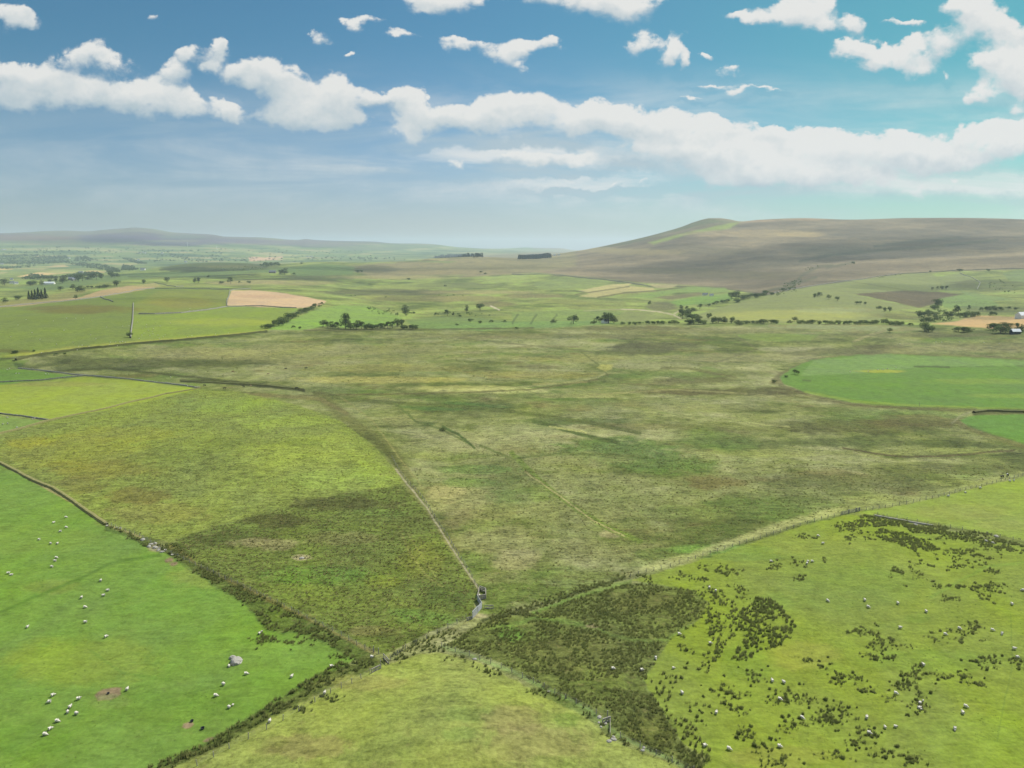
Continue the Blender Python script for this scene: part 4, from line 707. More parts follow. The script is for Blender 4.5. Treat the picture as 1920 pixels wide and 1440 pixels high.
def crown_mesh(kind, seed):
    r_ = random.Random(seed)
    if kind == 'conifer':
        n = 420; z = rng.uniform(.08, 1, n) ** 1.1; rad = (1 - z) * .26 * rng.uniform(.55, 1.1, n) + .012; a = rng.uniform(0, 6.283, n)
        C = np.stack([np.cos(a) * rad, np.sin(a) * rad, z], 1); Nn = np.stack([np.cos(a), np.sin(a), .9 + 0 * a], 1) + rng.normal(0, .3, (n, 3)); V = leaf_quads(C, Nn, .045)
    else:
        wide = {'round': .44, 'tall': .30, 'bush': .72, 'thorn': .52}[kind]; zc = {'round': .52, 'tall': .52, 'bush': .46, 'thorn': .60}[kind]; lobes = []
        for k in range(r_.randint(9, 12)):
            a = r_.uniform(0, 6.283); q = r_.uniform(.25, 1) ** .7; zz = r_.uniform(-1, 1)
            rr = wide * q * (1 - .35 * zz * zz) * .72; lobes.append((math.cos(a) * rr, math.sin(a) * rr, zc + zz * {'round': .30, 'tall': .36, 'bush': .26, 'thorn': .22}[kind], r_.uniform(.14, .23) * (1.2 if kind == 'bush' else 1)))
        C, Nn = crown_pts(lobes, 1100); C[:, 2] = np.clip(C[:, 2], .03, None); V = leaf_quads(C, Nn, .032 if kind != 'bush' else .04)
    return mesh_np('crown', V, np.arange(len(V)).reshape(-1, 4))
def tube(bm, pts, r0, r1, seg=6):
    rings = []
    for i, p in enumerate(pts):
        p = Vector(p); d = (Vector(pts[min(i + 1, len(pts) - 1)]) - Vector(pts[max(i - 1, 0)])).normalized(); u = d.orthogonal().normalized(); v = d.cross(u); r = r0 + (r1 - r0) * i / (len(pts) - 1)
        rings.append([bm.verts.new(p + (u * math.cos(6.2832 * k / seg) + v * math.sin(6.2832 * k / seg)) * r) for k in range(seg)])
    for A, B in zip(rings[:-1], rings[1:]):
        for k in range(seg): bm.faces.new((A[k], A[(k + 1) % seg], B[(k + 1) % seg], B[k]))
    bm.faces.new(rings[0][::-1]); bm.faces.new(rings[-1])
def trunk_mesh(kind, seed):
    r_ = random.Random(seed); bm = bmesh.new(); top = {'round': .55, 'tall': .6, 'bush': .4, 'thorn': .55, 'conifer': .9}[kind]
    tube(bm, [(0, 0, -.04), (.008, .004, top * .35), (.015, -.01, top * .7), (.02, .005, top)], .03, .012)
    if kind != 'conifer':
        for k in range(5):
            a = k * 1.256 + r_.uniform(-.4, .4); z0 = top * r_.uniform(.4, .8); e = r_.uniform(.14, .24)
            tube(bm, [(0.01, 0, z0), (math.cos(a) * e * .5, math.sin(a) * e * .5, z0 + .1), (math.cos(a) * e, math.sin(a) * e, z0 + .22)], .014, .005, 5)
    me = bpy.data.meshes.new('trunk'); bm.to_mesh(me); bm.free(); return me
CROWNS = {k: [crown_mesh(k, 10 * i + 3) for i in range(4 if k != 'conifer' else 3)] for k in ('round', 'tall', 'bush', 'thorn', 'conifer')}
TRUNKS = {k: trunk_mesh(k, 5) for k in CROWNS}
for k, l in CROWNS.items():
    for i, m_ in enumerate(l): m_.materials.append({'conifer': M_con}.get(k, (M_leaf, M_leafd, M_leaf, M_pale)[i]))
    TRUNKS[k].materials.append(bk)
ORD = ['first', 'second', 'third', 'fourth', 'fifth', 'sixth', 'seventh', 'eighth', 'ninth', 'tenth', 'eleventh', 'twelfth', 'thirteenth', 'fourteenth', 'fifteenth', 'sixteenth', 'seventeenth', 'eighteenth', 'nineteenth', 'twentieth', 'twenty-first', 'twenty-second', 'twenty-third', 'twenty-fourth', 'twenty-fifth', 'twenty-sixth', 'twenty-seventh', 'twenty-eighth', 'twenty-ninth', 'thirtieth']
KNAME = {'round': ('broadleaf_tree', 'tree', 'round green tree'), 'tall': ('broadleaf_tree', 'tree', 'tall green tree'), 'bush': ('hawthorn_bush', 'bush', 'low green bush'), 'thorn': ('thorn_tree', 'tree', 'spreading thorn tree'), 'conifer': ('conifer_tree', 'conifer', 'dark conifer')}
PROTO = {}
def place_tree(x, y, hpx, kind, var, label, group):
    p = pick(x, y); hm_ = hpx * mpp(p) * 1.12; nm, cat, _ = KNAME[kind]
    root = empty(nm, p, float(rng.uniform(0, 6.28)), hm_); 
    for part, me in (('crown', CROWNS[kind][var % len(CROWNS[kind])]), ('trunk', TRUNKS[kind])):
        key = (part,)
        if key in PROTO: c = PROTO[key].copy(); c.data = me; c.name = part; COL.objects.link(c)
        else: c = link(part, me); PROTO[key] = c
        c.parent = root
    w = 1.0 if kind in ('conifer', 'tall') else float(rng.uniform(1.35, 1.85) if kind == 'bush' else rng.uniform(1.15, 1.45)); root.scale = (hm_ * w, hm_ * w, hm_); tag(root, label, cat, group)
# (where, group, [(x, y of the foot, height in photo pixels, kind)])
TREES = [
 ('in the dark conifer clump on the left edge', 'conifers on the left slope', [(55,561,14,'conifer'),(61,562,15,'conifer'),(67,562,17,'conifer'),(73,561,19,'conifer'),(79,561,16,'conifer'),(86,560,18,'conifer')]),
 ('on the slope above the left pastures', 'scattered trees on the left slope', [(10,567,9,'round'),(35,562,8,'bush'),(114,545,8,'round'),(136,542,9,'round'),(146,547,10,'round'),(154,547,11,'round'),(142,560,7,'round'),(165,541,5,'thorn'),(172,541,5,'thorn'),(182,541,5,'thorn'),(190,541,6,'bush'),(200,540,7,'bush'),(219,537,11,'round')]),
 ('on the field edge beyond the tan strip', 'trees along the far field edge', [(270,532,8,'round'),(313,529,9,'round'),(365,530,9,'round'),(373,530,9,'tall'),(390,521,5,'thorn'),(416,532,5,'bush'),(433,532,12,'round'),(450,531,4,'bush'),(467,531,5,'bush')]),
 ('in the row beside the left farm', 'trees around the left farm', [(9,535,12,'round'),(57,535,8,'bush'),(62,535,9,'bush'),(78,535,9,'round'),(94,531,7,'round'),(104,531,9,'round'),(118,531,14,'round'),(147,528,12,'round'),(155,527,13,'round'),(164,525,8,'round'),(173,524,11,'round'),(181,524,12,'round'),(190,523,11,'round'),(209,520,11,'round'),(215,520,8,'bush')]),
 ('on the green hill beyond the tan hay field', 'trees on the green hill', [(527,515,10,'round'),(534,515,12,'round'),(550,516,5,'bush'),(566,495,3,'bush'),(670,511,5,'bush'),(678,510,4,'bush'),(766,525,4,'bush')]),
 ('at the foot of the stone wall on the left pasture', 'bush by the left wall', [(243,633,10,'thorn')]),
 ('in the lane hedge below the tan field', 'lane hedge trees', [(497,616,8,'bush'),(506,615,9,'bush'),(514,613,13,'round'),(523,611,12,'bush'),(533,606,13,'bush'),(541,603,16,'round'),(549,597,11,'bush'),(556,592,8,'bush'),(567,587,8,'bush'),(575,585,9,'bush'),(584,581,7,'bush'),(592,577,8,'bush'),(602,572,6,'bush')]),
 ('in the belt below the green dome field', 'tree belt at the edge of the moor', [(551,615,5,'bush'),(562,616,4,'bush'),(606,613,13,'thorn'),(615,615,12,'round'),(624,616,13,'round'),(634,616,12,'round'),(648,616,26,'tall'),(657,617,15,'round'),(668,617,16,'round'),(678,617,14,'round'),(688,617,11,'bush'),(698,617,10,'bush'),(708,617,9,'bush'),(718,616,11,'bush'),(727,616,13,'round'),(736,615,12,'round'),(745,612,14,'round'),(753,611,12,'round'),(757,617,9,'bush'),(768,617,8,'bush'),(778,617,9,'bush')]),
 ('on the bright slope above the belt', 'trees on the middle slope', [(759,583,11,'round'),(761,592,12,'round'),(755,604,5,'bush'),(770,588,3,'bush'),(776,588,4,'bush'),(818,591,5,'bush'),(839,592,11,'thorn'),(850,591,6,'tall'),(875,584,11,'tall'),(900,582,13,'thorn'),(861,595,5,'bush'),(882,603,6,'bush'),(857,610,4,'bush'),(900,606,5,'bush'),(922,605,5,'bush'),(945,605,5,'bush'),(902,511,3,'bush'),(910,514,3,'bush'),(835,537,3,'bush')]),
 ('around the white barn in the middle', 'trees around the white barn', [(969,617,4,'bush'),(1075,607,15,'thorn'),(1038,605,6,'bush'),(1112,607,7,'bush'),(1119,604,11,'round'),(1128,604,12,'round'),(1133,596,10,'tall'),(1141,606,19,'round'),(1151,606,15,'round'),(1217,571,7,'round'),(1168,608,5,'bush'),(1180,608,5,'bush'),(1190,609,6,'bush'),(1198,608,5,'bush')]),
 ('in the thicket beside the pale track', 'streamside trees by the track', [(1212,608,7,'bush'),(1222,608,6,'bush'),(1232,608,7,'bush'),(1243,608,7,'bush'),(1254,608,6,'bush'),(1265,607,8,'bush'),(1278,580,8,'round'),(1287,582,8,'round'),(1297,584,8,'bush'),(1280,598,18,'round'),(1288,597,16,'round'),(1298,600,12,'bush'),(1308,598,10,'bush'),(1292,608,10,'bush'),(1300,608,9,'bush'),(1309,608,11,'round'),(1318,608,9,'bush'),(1329,597,10,'round'),(1337,606,12,'round'),(1347,606,11,'bush'),(1360,606,12,'round'),(1372,606,12,'round'),(1387,609,9,'bush'),(1398,607,6,'bush'),(1410,607,6,'bush'),(1421,607,7,'bush'),(1432,607,9,'bush')]),
 ('in the line climbing the beck to the hill', 'trees climbing the beck', [(1312,579,9,'round'),(1328,575,6,'bush'),(1336,572,5,'bush'),(1344,570,6,'bush'),(1355,568,6,'bush'),(1364,567,6,'bush'),(1372,560,12,'round'),(1380,559,14,'round'),(1390,562,9,'bush'),(1382,567,8,'bush'),(1400,560,8,'bush'),(1411,557,7,'bush'),(1421,558,8,'bush'),(1429,555,7,'bush'),(1437,553,9,'bush'),(1447,553,5,'bush'),(1470,545,5,'bush'),(1480,543,4,'bush')]),
 ('in the hedge below the pale pasture', 'hedge bushes below the pale pasture', [(1446,607,8,'bush'),(1455,607,8,'bush'),(1481,606,6,'bush'),(1490,603,9,'thorn'),(1500,607,8,'bush'),(1512,607,7,'bush'),(1524,607,8,'bush'),(1536,608,7,'bush'),(1548,608,8,'bush'),(1560,608,7,'bush'),(1572,608,8,'bush'),(1584,608,7,'bush'),(1596,608,7,'bush'),(1608,608,8,'bush'),(1620,608,8,'bush'),(1632,608,8,'bush'),(1643,607,8,'bush'),(1657,606,9,'bush'),(1668,609,8,'bush'),(1678,610,9,'bush'),(1688,610,8,'bush'),(1706,611,6,'bush')]),
 ('on the pale pasture below the hill', 'lone trees on the pale pasture', [(1527,558,8,'round'),(1536,557,9,'round'),(1554,561,8,'thorn'),(1570,564,8,'thorn'),(1606,571,6,'thorn'),(1613,571,6,'thorn'),(1622,572,6,'thorn')]),
 ('along the foot of the brown hill', 'trees along the hill foot', [(1744,510,3,'bush'),(1798,508,4,'bush'),(1802,508,4,'bush'),(1853,508,4,'bush'),(1600,494,4,'bush'),(1748,543,5,'round'),(1757,543,6,'round'),(1766,543,7,'round'),(1774,543,7,'round')]),
 ('in the valley thicket below the hill', 'valley thicket trees', [(1648,579,6,'bush'),(1659,584,8,'round'),(1668,584,9,'round'),(1757,577,16,'round'),(1752,580,9,'bush'),(1723,596,13,'round'),(1733,594,10,'bush'),(1743,590,10,'bush'),(1752,592,8,'bush'),(1735,604,9,'bush'),(1746,603,8,'bush'),(1757,601,9,'bush'),(1773,596,11,'round'),(1781,595,11,'round'),(1791,586,13,'tall'),(1797,587,12,'tall'),(1817,582,9,'tall'),(1800,596,10,'bush'),(1810,595,10,'bush'),(1820,594,11,'bush'),(1829,593,9,'bush'),(1842,583,7,'bush'),(1851,583,9,'bush'),(1862,582,9,'bush'),(1873,582,7,'bush'),(1862,592,8,'bush'),(1890,580,6,'bush'),(1905,581,5,'bush')]),
 ('on rough grass before the tan field', 'trees before the tan field', [(1668,623,8,'thorn'),(1733,621,16,'round'),(1741,622,12,'bush'),(1797,622,9,'bush'),(1807,623,11,'bush'),(1816,622,8,'bush'),(1858,618,11,'bush'),(1866,618,13,'bush'),(1876,625,14,'bush'),(1885,624,15,'bush'),(1882,613,9,'bush'),(1890,614,9,'bush'),(1907,622,15,'tall'),(1916,623,14,'tall')]),
 ('at the left moor corner', 'bushes at the moor corner', [(26,662,5,'bush'),(30,662,5,'bush'),(64,659,4,'bush'),(106,666,4,'bush'),(122,664,3,'bush')]),
 ('beside the path round the bright oval field', 'bushes by the oval field', [(1490,701,8,'thorn'),(1496,703,7,'thorn'),(1474,707,4,'bush'),(1452,718,6,'bush')]),
 ('on the open moor beside the old drain', 'bush on the open moor', [(830,808,6,'bush')])]
for where, group, lst in TREES:
    rank = sorted(range(len(lst)), key=lambda i: lst[i][0])
    for i, (x, y, h_, kind) in enumerate(lst):
        desc = KNAME[kind][2]
        place_tree(x, y, h_, kind, int(rng.integers(0, 4)), (desc + ' ' + where) if len(lst) == 1 else f'{desc}, {ORD[rank.index(i)]} from left {where}', group)
# woods that read as one mass
def wood(name, polys, dens, hm_, kind, label, cat):
    vs = []
    for poly in polys:
        W_ = np.array([pick(*p) for p in poly]); lo_, hi_ = W_[:, :2].min(0), W_[:, :2].max(0); A = np.prod(hi_ - lo_); n = int(min(A * dens, 6000))
        P = np.zeros((n, 3)); P[:, :2] = rng.uniform(lo_, hi_, (n, 2)); P[:, 2] = ground(P[:, 0], P[:, 1])
        k = inside(W_[:, :2], P[:, 0], P[:, 1]); vs.append(P[k])
    P = np.concatenate(vs); nl = 26; n = len(P)
    if n > 2600: P = P[rng.choice(n, 2600, replace=False)]; n = len(P)
    h = hm_ * rng.uniform(.7, 1.15, n)
    d = rng.normal(size=(n, nl, 3)); d /= np.linalg.norm(d, axis=2, keepdims=True); q = rng.uniform(.75, 1.05, (n, nl, 1))
    if kind == 'conifer':
        z = rng.uniform(.1, 1, (n, nl)); a = rng.uniform(0, 6.283, (n, nl)); rad = (1 - z) * .28 + .02; off = np.stack([np.cos(a) * rad, np.sin(a) * rad, z], 2)
    else: off = d * q * np.array([.42, .42, .36]) + np.array([0, 0, .58])
    C = (P[:, None, :] + off * h[:, None, None]).reshape(-1, 3); V = leaf_quads(C, (d + np.array([0, 0, .3])).reshape(-1, 3), np.repeat(h * .15, nl))
    o = link(name, mesh_np(name, V, np.arange(len(V)).reshape(-1, 4)), M_con if kind == 'conifer' else M_leafd); tag(o, label, cat, kind='stuff')
wood('conifer_plantation', [[(812,484),(826,480),(860,478.5),(900,480),(906,483),(880,484.5)], [(970,486.5),(985,482),(1010,480),(1034,481),(1034,484),(1000,486)]], .02, 19, 'conifer', 'dark conifer plantations on the skyline of the moor', 'plantation')
wood('woodland', [[(0,496),(0,480),(50,478),(92,480),(128,487),(130,493),(90,496),(40,497)], [(96,486),(100,481),(124,480),(130,485)], [(138,491),(142,483),(160,481),(176,488),(160,491)], [(124,494),(150,493),(200,498),(222,506),(200,508),(150,500)], [(228,485),(245,485),(276,495),(260,496),(240,489)], [(228,508),(230,498),(250,500),(262,506)], [(40,525),(60,516),(90,520),(110,523),(70,526)], [(110,522),(130,516),(180,512),(190,515),(140,521)], [(200,512),(206,505),(222,504),(226,511)], [(488,500),(492,496),(520,496),(528,500)], [(0,505),(0,502),(14,504)]], .006, 13, 'round', 'hazy woods on the floor of the far left valley', 'woodland')
Pf = [(x, y) for x, y in zip(rng.uniform(-20, 700, 240), rng.uniform(462, 492, 240)) if y > 462 + x * .012]
for x0, y0, x1, y1 in [(240,476,480,484),(250,470,420,472),(0,505,60,500),(300,488,460,490),(500,484,700,486),(60,470,230,474),(560,480,760,486),(20,474,100,474),(310,480,380,489),(330,484,470,486)]:
    for k in range(26): q = rng.uniform(); Pf.append((x0 + (x1 - x0) * q + rng.normal(0, 3), y0 + (y1 - y0) * q + rng.normal(0, 1.0)))
P = np.array([pick(*p) for p in Pf]); nl = 24; n = len(P); h = rng.uniform(8, 17, n); d = rng.normal(size=(n, nl, 3)); d /= np.linalg.norm(d, axis=2, keepdims=True)
C = (P[:, None, :] + (d * np.array([.7, .7, .4]) + np.array([0, 0, .5])) * h[:, None, None]).reshape(-1, 3); V = leaf_quads(C, d.reshape(-1, 3), np.repeat(h * .2, nl))
o = link('hedgerow_trees', mesh_np('hedgerow_trees', V, np.arange(len(V)).reshape(-1, 4)), M_leafd); tag(o, 'specks of hedges and trees over the far valley fields', 'hedgerows', kind='stuff')
Ps = np.concatenate([scatter(p_, dn, 2) for p_, dn in [([(1440,553),(1460,545),(1475,530),(1500,520),(1506,530),(1490,542),(1500,545),(1450,556)], .004), ([(1500,508),(1515,503),(1538,498),(1540,501),(1515,508)], .004), ([(1548,503),(1570,497),(1605,492),(1605,495),(1575,500)], .003), ([(1640,520),(1690,512),(1690,515),(1650,523)], .004), ([(1840,530),(1900,520),(1910,550),(1860,548)], .0015), ([(1720,590),(1760,580),(1800,590),(1780,603),(1730,606)], .004), ([(630,553),(720,556),(860,557),(900,550),(700,560)], .0006), ([(680,575),(740,582),(750,596),(700,590)], .003), ([(790,588),(830,586),(960,590),(900,594)], .002), ([(400,503),(470,500),(500,505),(430,508)], .002)]])
n = len(Ps); nl = 22; h = rng.uniform(1.5, 4.5, n); d = rng.normal(size=(n, nl, 3)); d /= np.linalg.norm(d, axis=2, keepdims=True); C = (Ps[:, None, :] + (d * np.array([.7, .7, .4]) + np.array([0, 0, .45])) * h[:, None, None]).reshape(-1, 3); V = leaf_quads(C, d.reshape(-1, 3), np.repeat(h * .22, nl))
o = link('gorse_scrub', mesh_np('gorse_scrub', V, np.arange(len(V)).reshape(-1, 4)), M_leaf); tag(o, 'dark scrub in the gullies and rough corners below the hill', 'scrub', kind='stuff')

# ------------------------------------------------------------------ walls, fences, gates
stone_m, t, b = material('dry_stone'); tcs = nd(t, 'ShaderNodeTexCoord')
vn = nd(t, 'ShaderNodeTexVoronoi'); vn.inputs['Scale'].default_value = 2.2; t.links.new(tcs.outputs['Object'], vn.inputs['Vector']); sn_ = noise(t, tcs.outputs['Object'], 5, 5)
m1 = nd(t, 'ShaderNodeMix', data_type='RGBA'); t.links.new(vn.outputs['Color'], m1.inputs[0]); m1.inputs[6].default_value = (.16, .15, .125, 1); m1.inputs[7].default_value = (.38, .365, .32, 1)
m2 = nd(t, 'ShaderNodeMix', data_type='RGBA', blend_type='MULTIPLY'); m2.inputs[0].default_value = .6; t.links.new(m1.outputs[2], m2.inputs[6]); t.links.new(sn_.outputs['Color'], m2.inputs[7]); t.links.new(m2.outputs[2], b.inputs['Base Color'])
pale_m, t, b = material('pale_stone'); tcs = nd(t, 'ShaderNodeTexCoord'); sn_ = noise(t, tcs.outputs['Object'], 1.8, 6, .6); m1 = nd(t, 'ShaderNodeMix', data_type='RGBA'); t.links.new(sn_.outputs['Fac'], m1.inputs[0]); m1.inputs[6].default_value = (.17, .16, .14, 1); m1.inputs[7].default_value = (.36, .345, .31, 1); t.links.new(m1.outputs[2], b.inputs['Base Color'])
bp = nd(t, 'ShaderNodeBump'); bp.inputs['Strength'].default_value = .5; t.links.new(sn_.outputs['Fac'], bp.inputs['Height']); t.links.new(bp.outputs[0], b.inputs['Normal'])
wood_m, t, b = material('weathered_wood'); tcs = nd(t, 'ShaderNodeTexCoord'); sn_ = noise(t, tcs.outputs['Object'], 9, 4, .6, .2, 1, 1, .15); m1 = nd(t, 'ShaderNodeMix', data_type='RGBA'); t.links.new(sn_.outputs['Fac'], m1.inputs[0]); m1.inputs[6].default_value = (.16, .145, .12, 1); m1.inputs[7].default_value = (.34, .32, .28, 1); t.links.new(m1.outputs[2], b.inputs['Base Color'])
metal_m, t, b = material('galvanised'); b.inputs['Metallic'].default_value = .35; b.inputs['Roughness'].default_value = .5; tcs = nd(t, 'ShaderNodeTexCoord'); sn_ = noise(t, tcs.outputs['Object'], 4, 3); m1 = nd(t, 'ShaderNodeMix', data_type='RGBA'); t.links.new(sn_.outputs['Fac'], m1.inputs[0]); m1.inputs[6].default_value = (.34, .35, .37, 1); m1.inputs[7].default_value = (.52, .53, .55, 1); t.links.new(m1.outputs[2], b.inputs['Base Color'])
wire_m, t, b = material('fence_wire'); b.inputs['Base Color'].default_value = (.2, .2, .2, 1); b.inputs['Metallic'].default_value = .4
def bars(name, segs, mat, parent=None):                 # square-section bars between pairs of points
    bm = bmesh.new()
    for a, b_, w, h_ in segs:
        a, b_ = Vector(a), Vector(b_); d = b_ - a; L_ = d.length; d.normalize()
        u = d.cross(Vector((0, 0, 1)));  u = Vector((1, 0, 0)) if u.length < .05 else u.normalized(); v = u.cross(d)
        q = [bm.verts.new(p + u * (sx * w / 2) + v * (sy * h_ / 2)) for p in (a, b_) for sx, sy in ((-1, -1), (1, -1), (1, 1), (-1, 1))]
        for f in ((3, 2, 1, 0), (4, 5, 6, 7), (0, 1, 5, 4), (1, 2, 6, 5), (2, 3, 7, 6), (3, 0, 4, 7)): bm.faces.new([q[i] for i in f])
    bm.normal_update(); me = bpy.data.meshes.new(name); bm.to_mesh(me); bm.free(); return link(name, me, mat, parent)
def stone_wall(pts, label, hgt=1.25, wid=.7, step=1.6, gapp=0.0, group='dry stone field walls', name='stone_wall', mat=None):
    P = path_world(pts, step); n = len(P); T_ = np.gradient(P[:, :2], axis=0); T_ /= np.linalg.norm(T_, axis=1, keepdims=True) + 1e-9; N_ = np.stack([-T_[:, 1], T_[:, 0]], 1)
    j = rng.normal(0, .05, (n, 2)); hh_ = hgt * (1 + rng.normal(0, .08, n)); hh_ *= 1 - .7 * (fbm(np.arange(n) / 9.0, np.zeros(n), 2, 61) > (.55 if gapp == 0 else .55 - gapp))
    V = []
    for i in range(n):
        c = P[i]; a = N_[i] * wid / 2; bq = N_[i] * wid * .32
        V += [(c[0] - a[0], c[1] - a[1], c[2] - .25), (c[0] - bq[0] + j[i, 0], c[1] - bq[1], c[2] + hh_[i] * .92), (c[0] + j[i, 1], c[1], c[2] + hh_[i] * 1.04), (c[0] + bq[0], c[1] + bq[1] + j[i, 0], c[2] + hh_[i] * .92), (c[0] + a[0], c[1] + a[1], c[2] - .25)]
    Fq = [(5 * i + k, 5 * (i + 1) + k, 5 * (i + 1) + k + 1, 5 * i + k + 1) for i in range(n - 1) for k in range(4)]
    o = link(name, mesh_np(name, V, Fq), mat or stone_m); tag(o, label, 'wall', group, 'thing'); return o
bank_m, t, b = material('heathery_bank'); tcs = nd(t, 'ShaderNodeTexCoord'); sn_ = noise(t, tcs.outputs['Object'], 1.2, 6, .7); m1 = nd(t, 'ShaderNodeMix', data_type='RGBA'); t.links.new(sn_.outputs['Fac'], m1.inputs[0]); m1.inputs[6].default_value = (*alb(72, 78, 42), 1); m1.inputs[7].default_value = (*alb(140, 142, 84), 1); t.links.new(m1.outputs[2], b.inputs['Base Color'])
grass_m, t, b = material('grass_bank'); tcs = nd(t, 'ShaderNodeTexCoord'); sn_ = noise(t, tcs.outputs['Object'], 1.2, 6, .7); m1 = nd(t, 'ShaderNodeMix', data_type='RGBA'); t.links.new(sn_.outputs['Fac'], m1.inputs[0]); m1.inputs[6].default_value = (*alb(112, 116, 62), 1); m1.inputs[7].default_value = (*alb(196, 186, 128), 1); t.links.new(m1.outputs[2], b.inputs['Base Color'])
for pts, lab in [
 (((-60,720),(0,717),(80,713),(155,705)), 'dark dry stone wall between the two small left-hand fields'),
 (((34,691),(80,695),(155,704),(250,712),(310,719),(376,728)), 'long pale stone wall along the moor edge above the yellow-green field'),
 (((-60,770),(0,776),(45,781),(92,788)), 'short dark stone wall meeting the boundary at the far left field corner'),
 (((-30,824),(0,813),(90,789),(200,766),(250,753),(310,739),(376,728)), 'stone wall with grassy bank below the yellow-green field'),
 (((-60,846),(0,868),(60,900),(100,916),(140,942),(200,984)), 'grass-grown stone bank at the top of the left sheep pasture'),
 (((250,569),(249,600),(245,634)), 'grey stone wall running straight down the far left pasture'),
 (((260,589),(290,589),(340,587),(390,581),(426,575)), 'broken stone wall across the pasture left of the tan field'),
 (((426,574),(425,566),(431,546),(440,543),(470,541)), 'stone wall round the left side of the tan hay field'),
 (((427,575),(460,574),(490,574),(530,577),(556,578)), 'stone wall along the front of the tan hay field'),
 (((-40,578),(60,570),(150,562),(205,554),(250,545),(290,541),(350,541),(430,543)), 'long dark stone wall below the tan strip on the left'),
 (((290,530),(310,534),(330,538),(345,537)), 'short dark wall running down from the end of the tan strip'),
 (((188,557),(200,562),(212,566)), 'short isolated wall on the left pasture brow'),
 (((960,514),(1010,514),(1070,518),(1130,524),(1180,530),(1215,536)), 'dark hill wall above the striped pale fields'),
 (((1440,552),(1480,543),(1530,535),(1620,523),(1690,513)), 'hill wall above the pale pasture on the right'),
 (((1690,513),(1780,508),(1860,505),(1925,504)), 'hill wall continuing right along the hill foot'),
 (((1640,967),(1700,978),(1750,986)), 'low tumbled pale wall between the two right-hand pastures'),
 (((1832,543),(1838,530),(1826,522),(1800,512)), 'pale stone wall round the small green field below the hill')]:
    near_ = pts[0][1] > 640
    grassy = 'grass-grown' in lab or 'grassy bank' in lab; stone_wall(pts, lab, (.75 if grassy else .45 if 'tumbled' in lab else .8) if near_ else 1.5, (1.5 if grassy else .8) if near_ else 1.3, 1.2 if near_ else 6, mat=(grass_m if grassy else pale_m if 'pale' in lab else None))
def dark_bank(pts, label, hgt, wid):
    return stone_wall(pts, label, hgt, wid, 3.0, 0, 'banks and hedges at the moor edge', 'turf_bank', bank_m)
dark_bank([(30,676),(60,668),(150,655),(200,651),(250,645),(340,638),(430,630),(500,622)], 'dark rushy bank between the moor and the bright left pastures', 1.6, 2.4)
dark_bank([(340,714),(420,718),(480,721),(560,729)], 'dark overgrown bank on the moor right of the stone wall corner', .4, 2.6)
dark_bank([(1826,774),(1850,771),(1880,772),(1925,773)], 'dark hedge bank between the two bright right-hand fields', 1.1, 2.6)

post_me = {}
def post_mesh(hh_, w):
    bm = bmesh.new(); bmesh.ops.create_cone(bm, cap_ends=True, segments=7, radius1=w / 2, radius2=w * .45, depth=hh_ + .3); bmesh.ops.translate(bm, verts=bm.verts, vec=(0, 0, (hh_ - .3) / 2))
    me = bpy.data.meshes.new('post'); bm.to_mesh(me); bm.free(); me.materials.append(wood_m); return me
PM = post_mesh(1.25, .17)
def fence(pts, label, spacing=3.2, strands=(.35, .7, 1.1)):
    root = empty('wire_fence', pick(*pts[0])); tag(root, label, 'fence', 'post and wire fences'); P = path_world(pts, spacing)[:100]; first = None; o0 = Vector(root.location)
    for p in P:
        if first is None: c = link('post', PM); first = c
        else: c = first.copy(); COL.objects.link(c)
        c.parent = root; c.location = Vector(p) - o0; c.rotation_euler = (float(rng.normal(0, .05)), float(rng.normal(0, .05)), float(rng.uniform(0, 6))); c.scale = (1, 1, float(rng.uniform(.9, 1.12)))
    segs = [(Vector(a) - o0 + Vector((0, 0, z)), Vector(b_) - o0 + Vector((0, 0, z)), .018, .018) for a, b_ in zip(P[:-1], P[1:]) for z in strands]
    bars('wire', segs, wire_m, root); return root
fence([(1182,1082),(1240,1067),(1290,1052),(1345,1034),(1400,1017),(1450,1002),(1500,986),(1540,975),(1576,966)], 'wire fence along the top of the rush pasture, left of the wooden gate')
fence([(1612,958),(1660,952),(1700,945),(1760,932),(1800,921),(1860,907),(1925,890)], 'wire fence climbing right from the wooden gate past the cattle')
fence([(1645,966),(1700,976),(1760,986),(1850,1003),(1925,1017)], 'wire fence between the two right-hand pastures')
fence([(828,1214),(880,1230),(920,1244),(960,1262),(1000,1281),(1040,1302),(1080,1320),(1118,1340)], 'wire fence round the top of the yellow-green knoll')
fence([(1163,1384),(1200,1402),(1230,1416),(1260,1430),(1300,1448)], 'wire fence running out of the bottom of the picture below the knoll')
fence([(896,1104),(880,1074),(860,1042),(838,1005),(815,970),(800,946),(785,925),(765,905)], 'wire fence down the middle of the moor to the sheep pen')
fence([(765,905),(752,888),(742,872),(735,858)], 'upper end of the moor fence above the rough triangle', 5.0)
fence([(300,1030),(345,1050),(400,1076),(470,1108),(560,1152),(640,1192),(700,1226)], 'wire fence behind the rushes of the left pasture')
fence([(200,984),(235,996),(262,1006),(290,1022)], 'short wire fence from the stone bank to the stone heap', 2.6)
fence([(694,1264),(660,1282),(620,1300),(560,1334),(500,1368),(430,1404),(370,1436)], 'wire fence beside the ditch below the left pasture')
fence([(874,1160),(840,1178),(800,1198),(760,1218),(732,1238)], 'wire fence from the pen gates down to the knoll corner')
fence([(60,690),(30,693)], 'few posts beside the small left field gateway', 4.0)

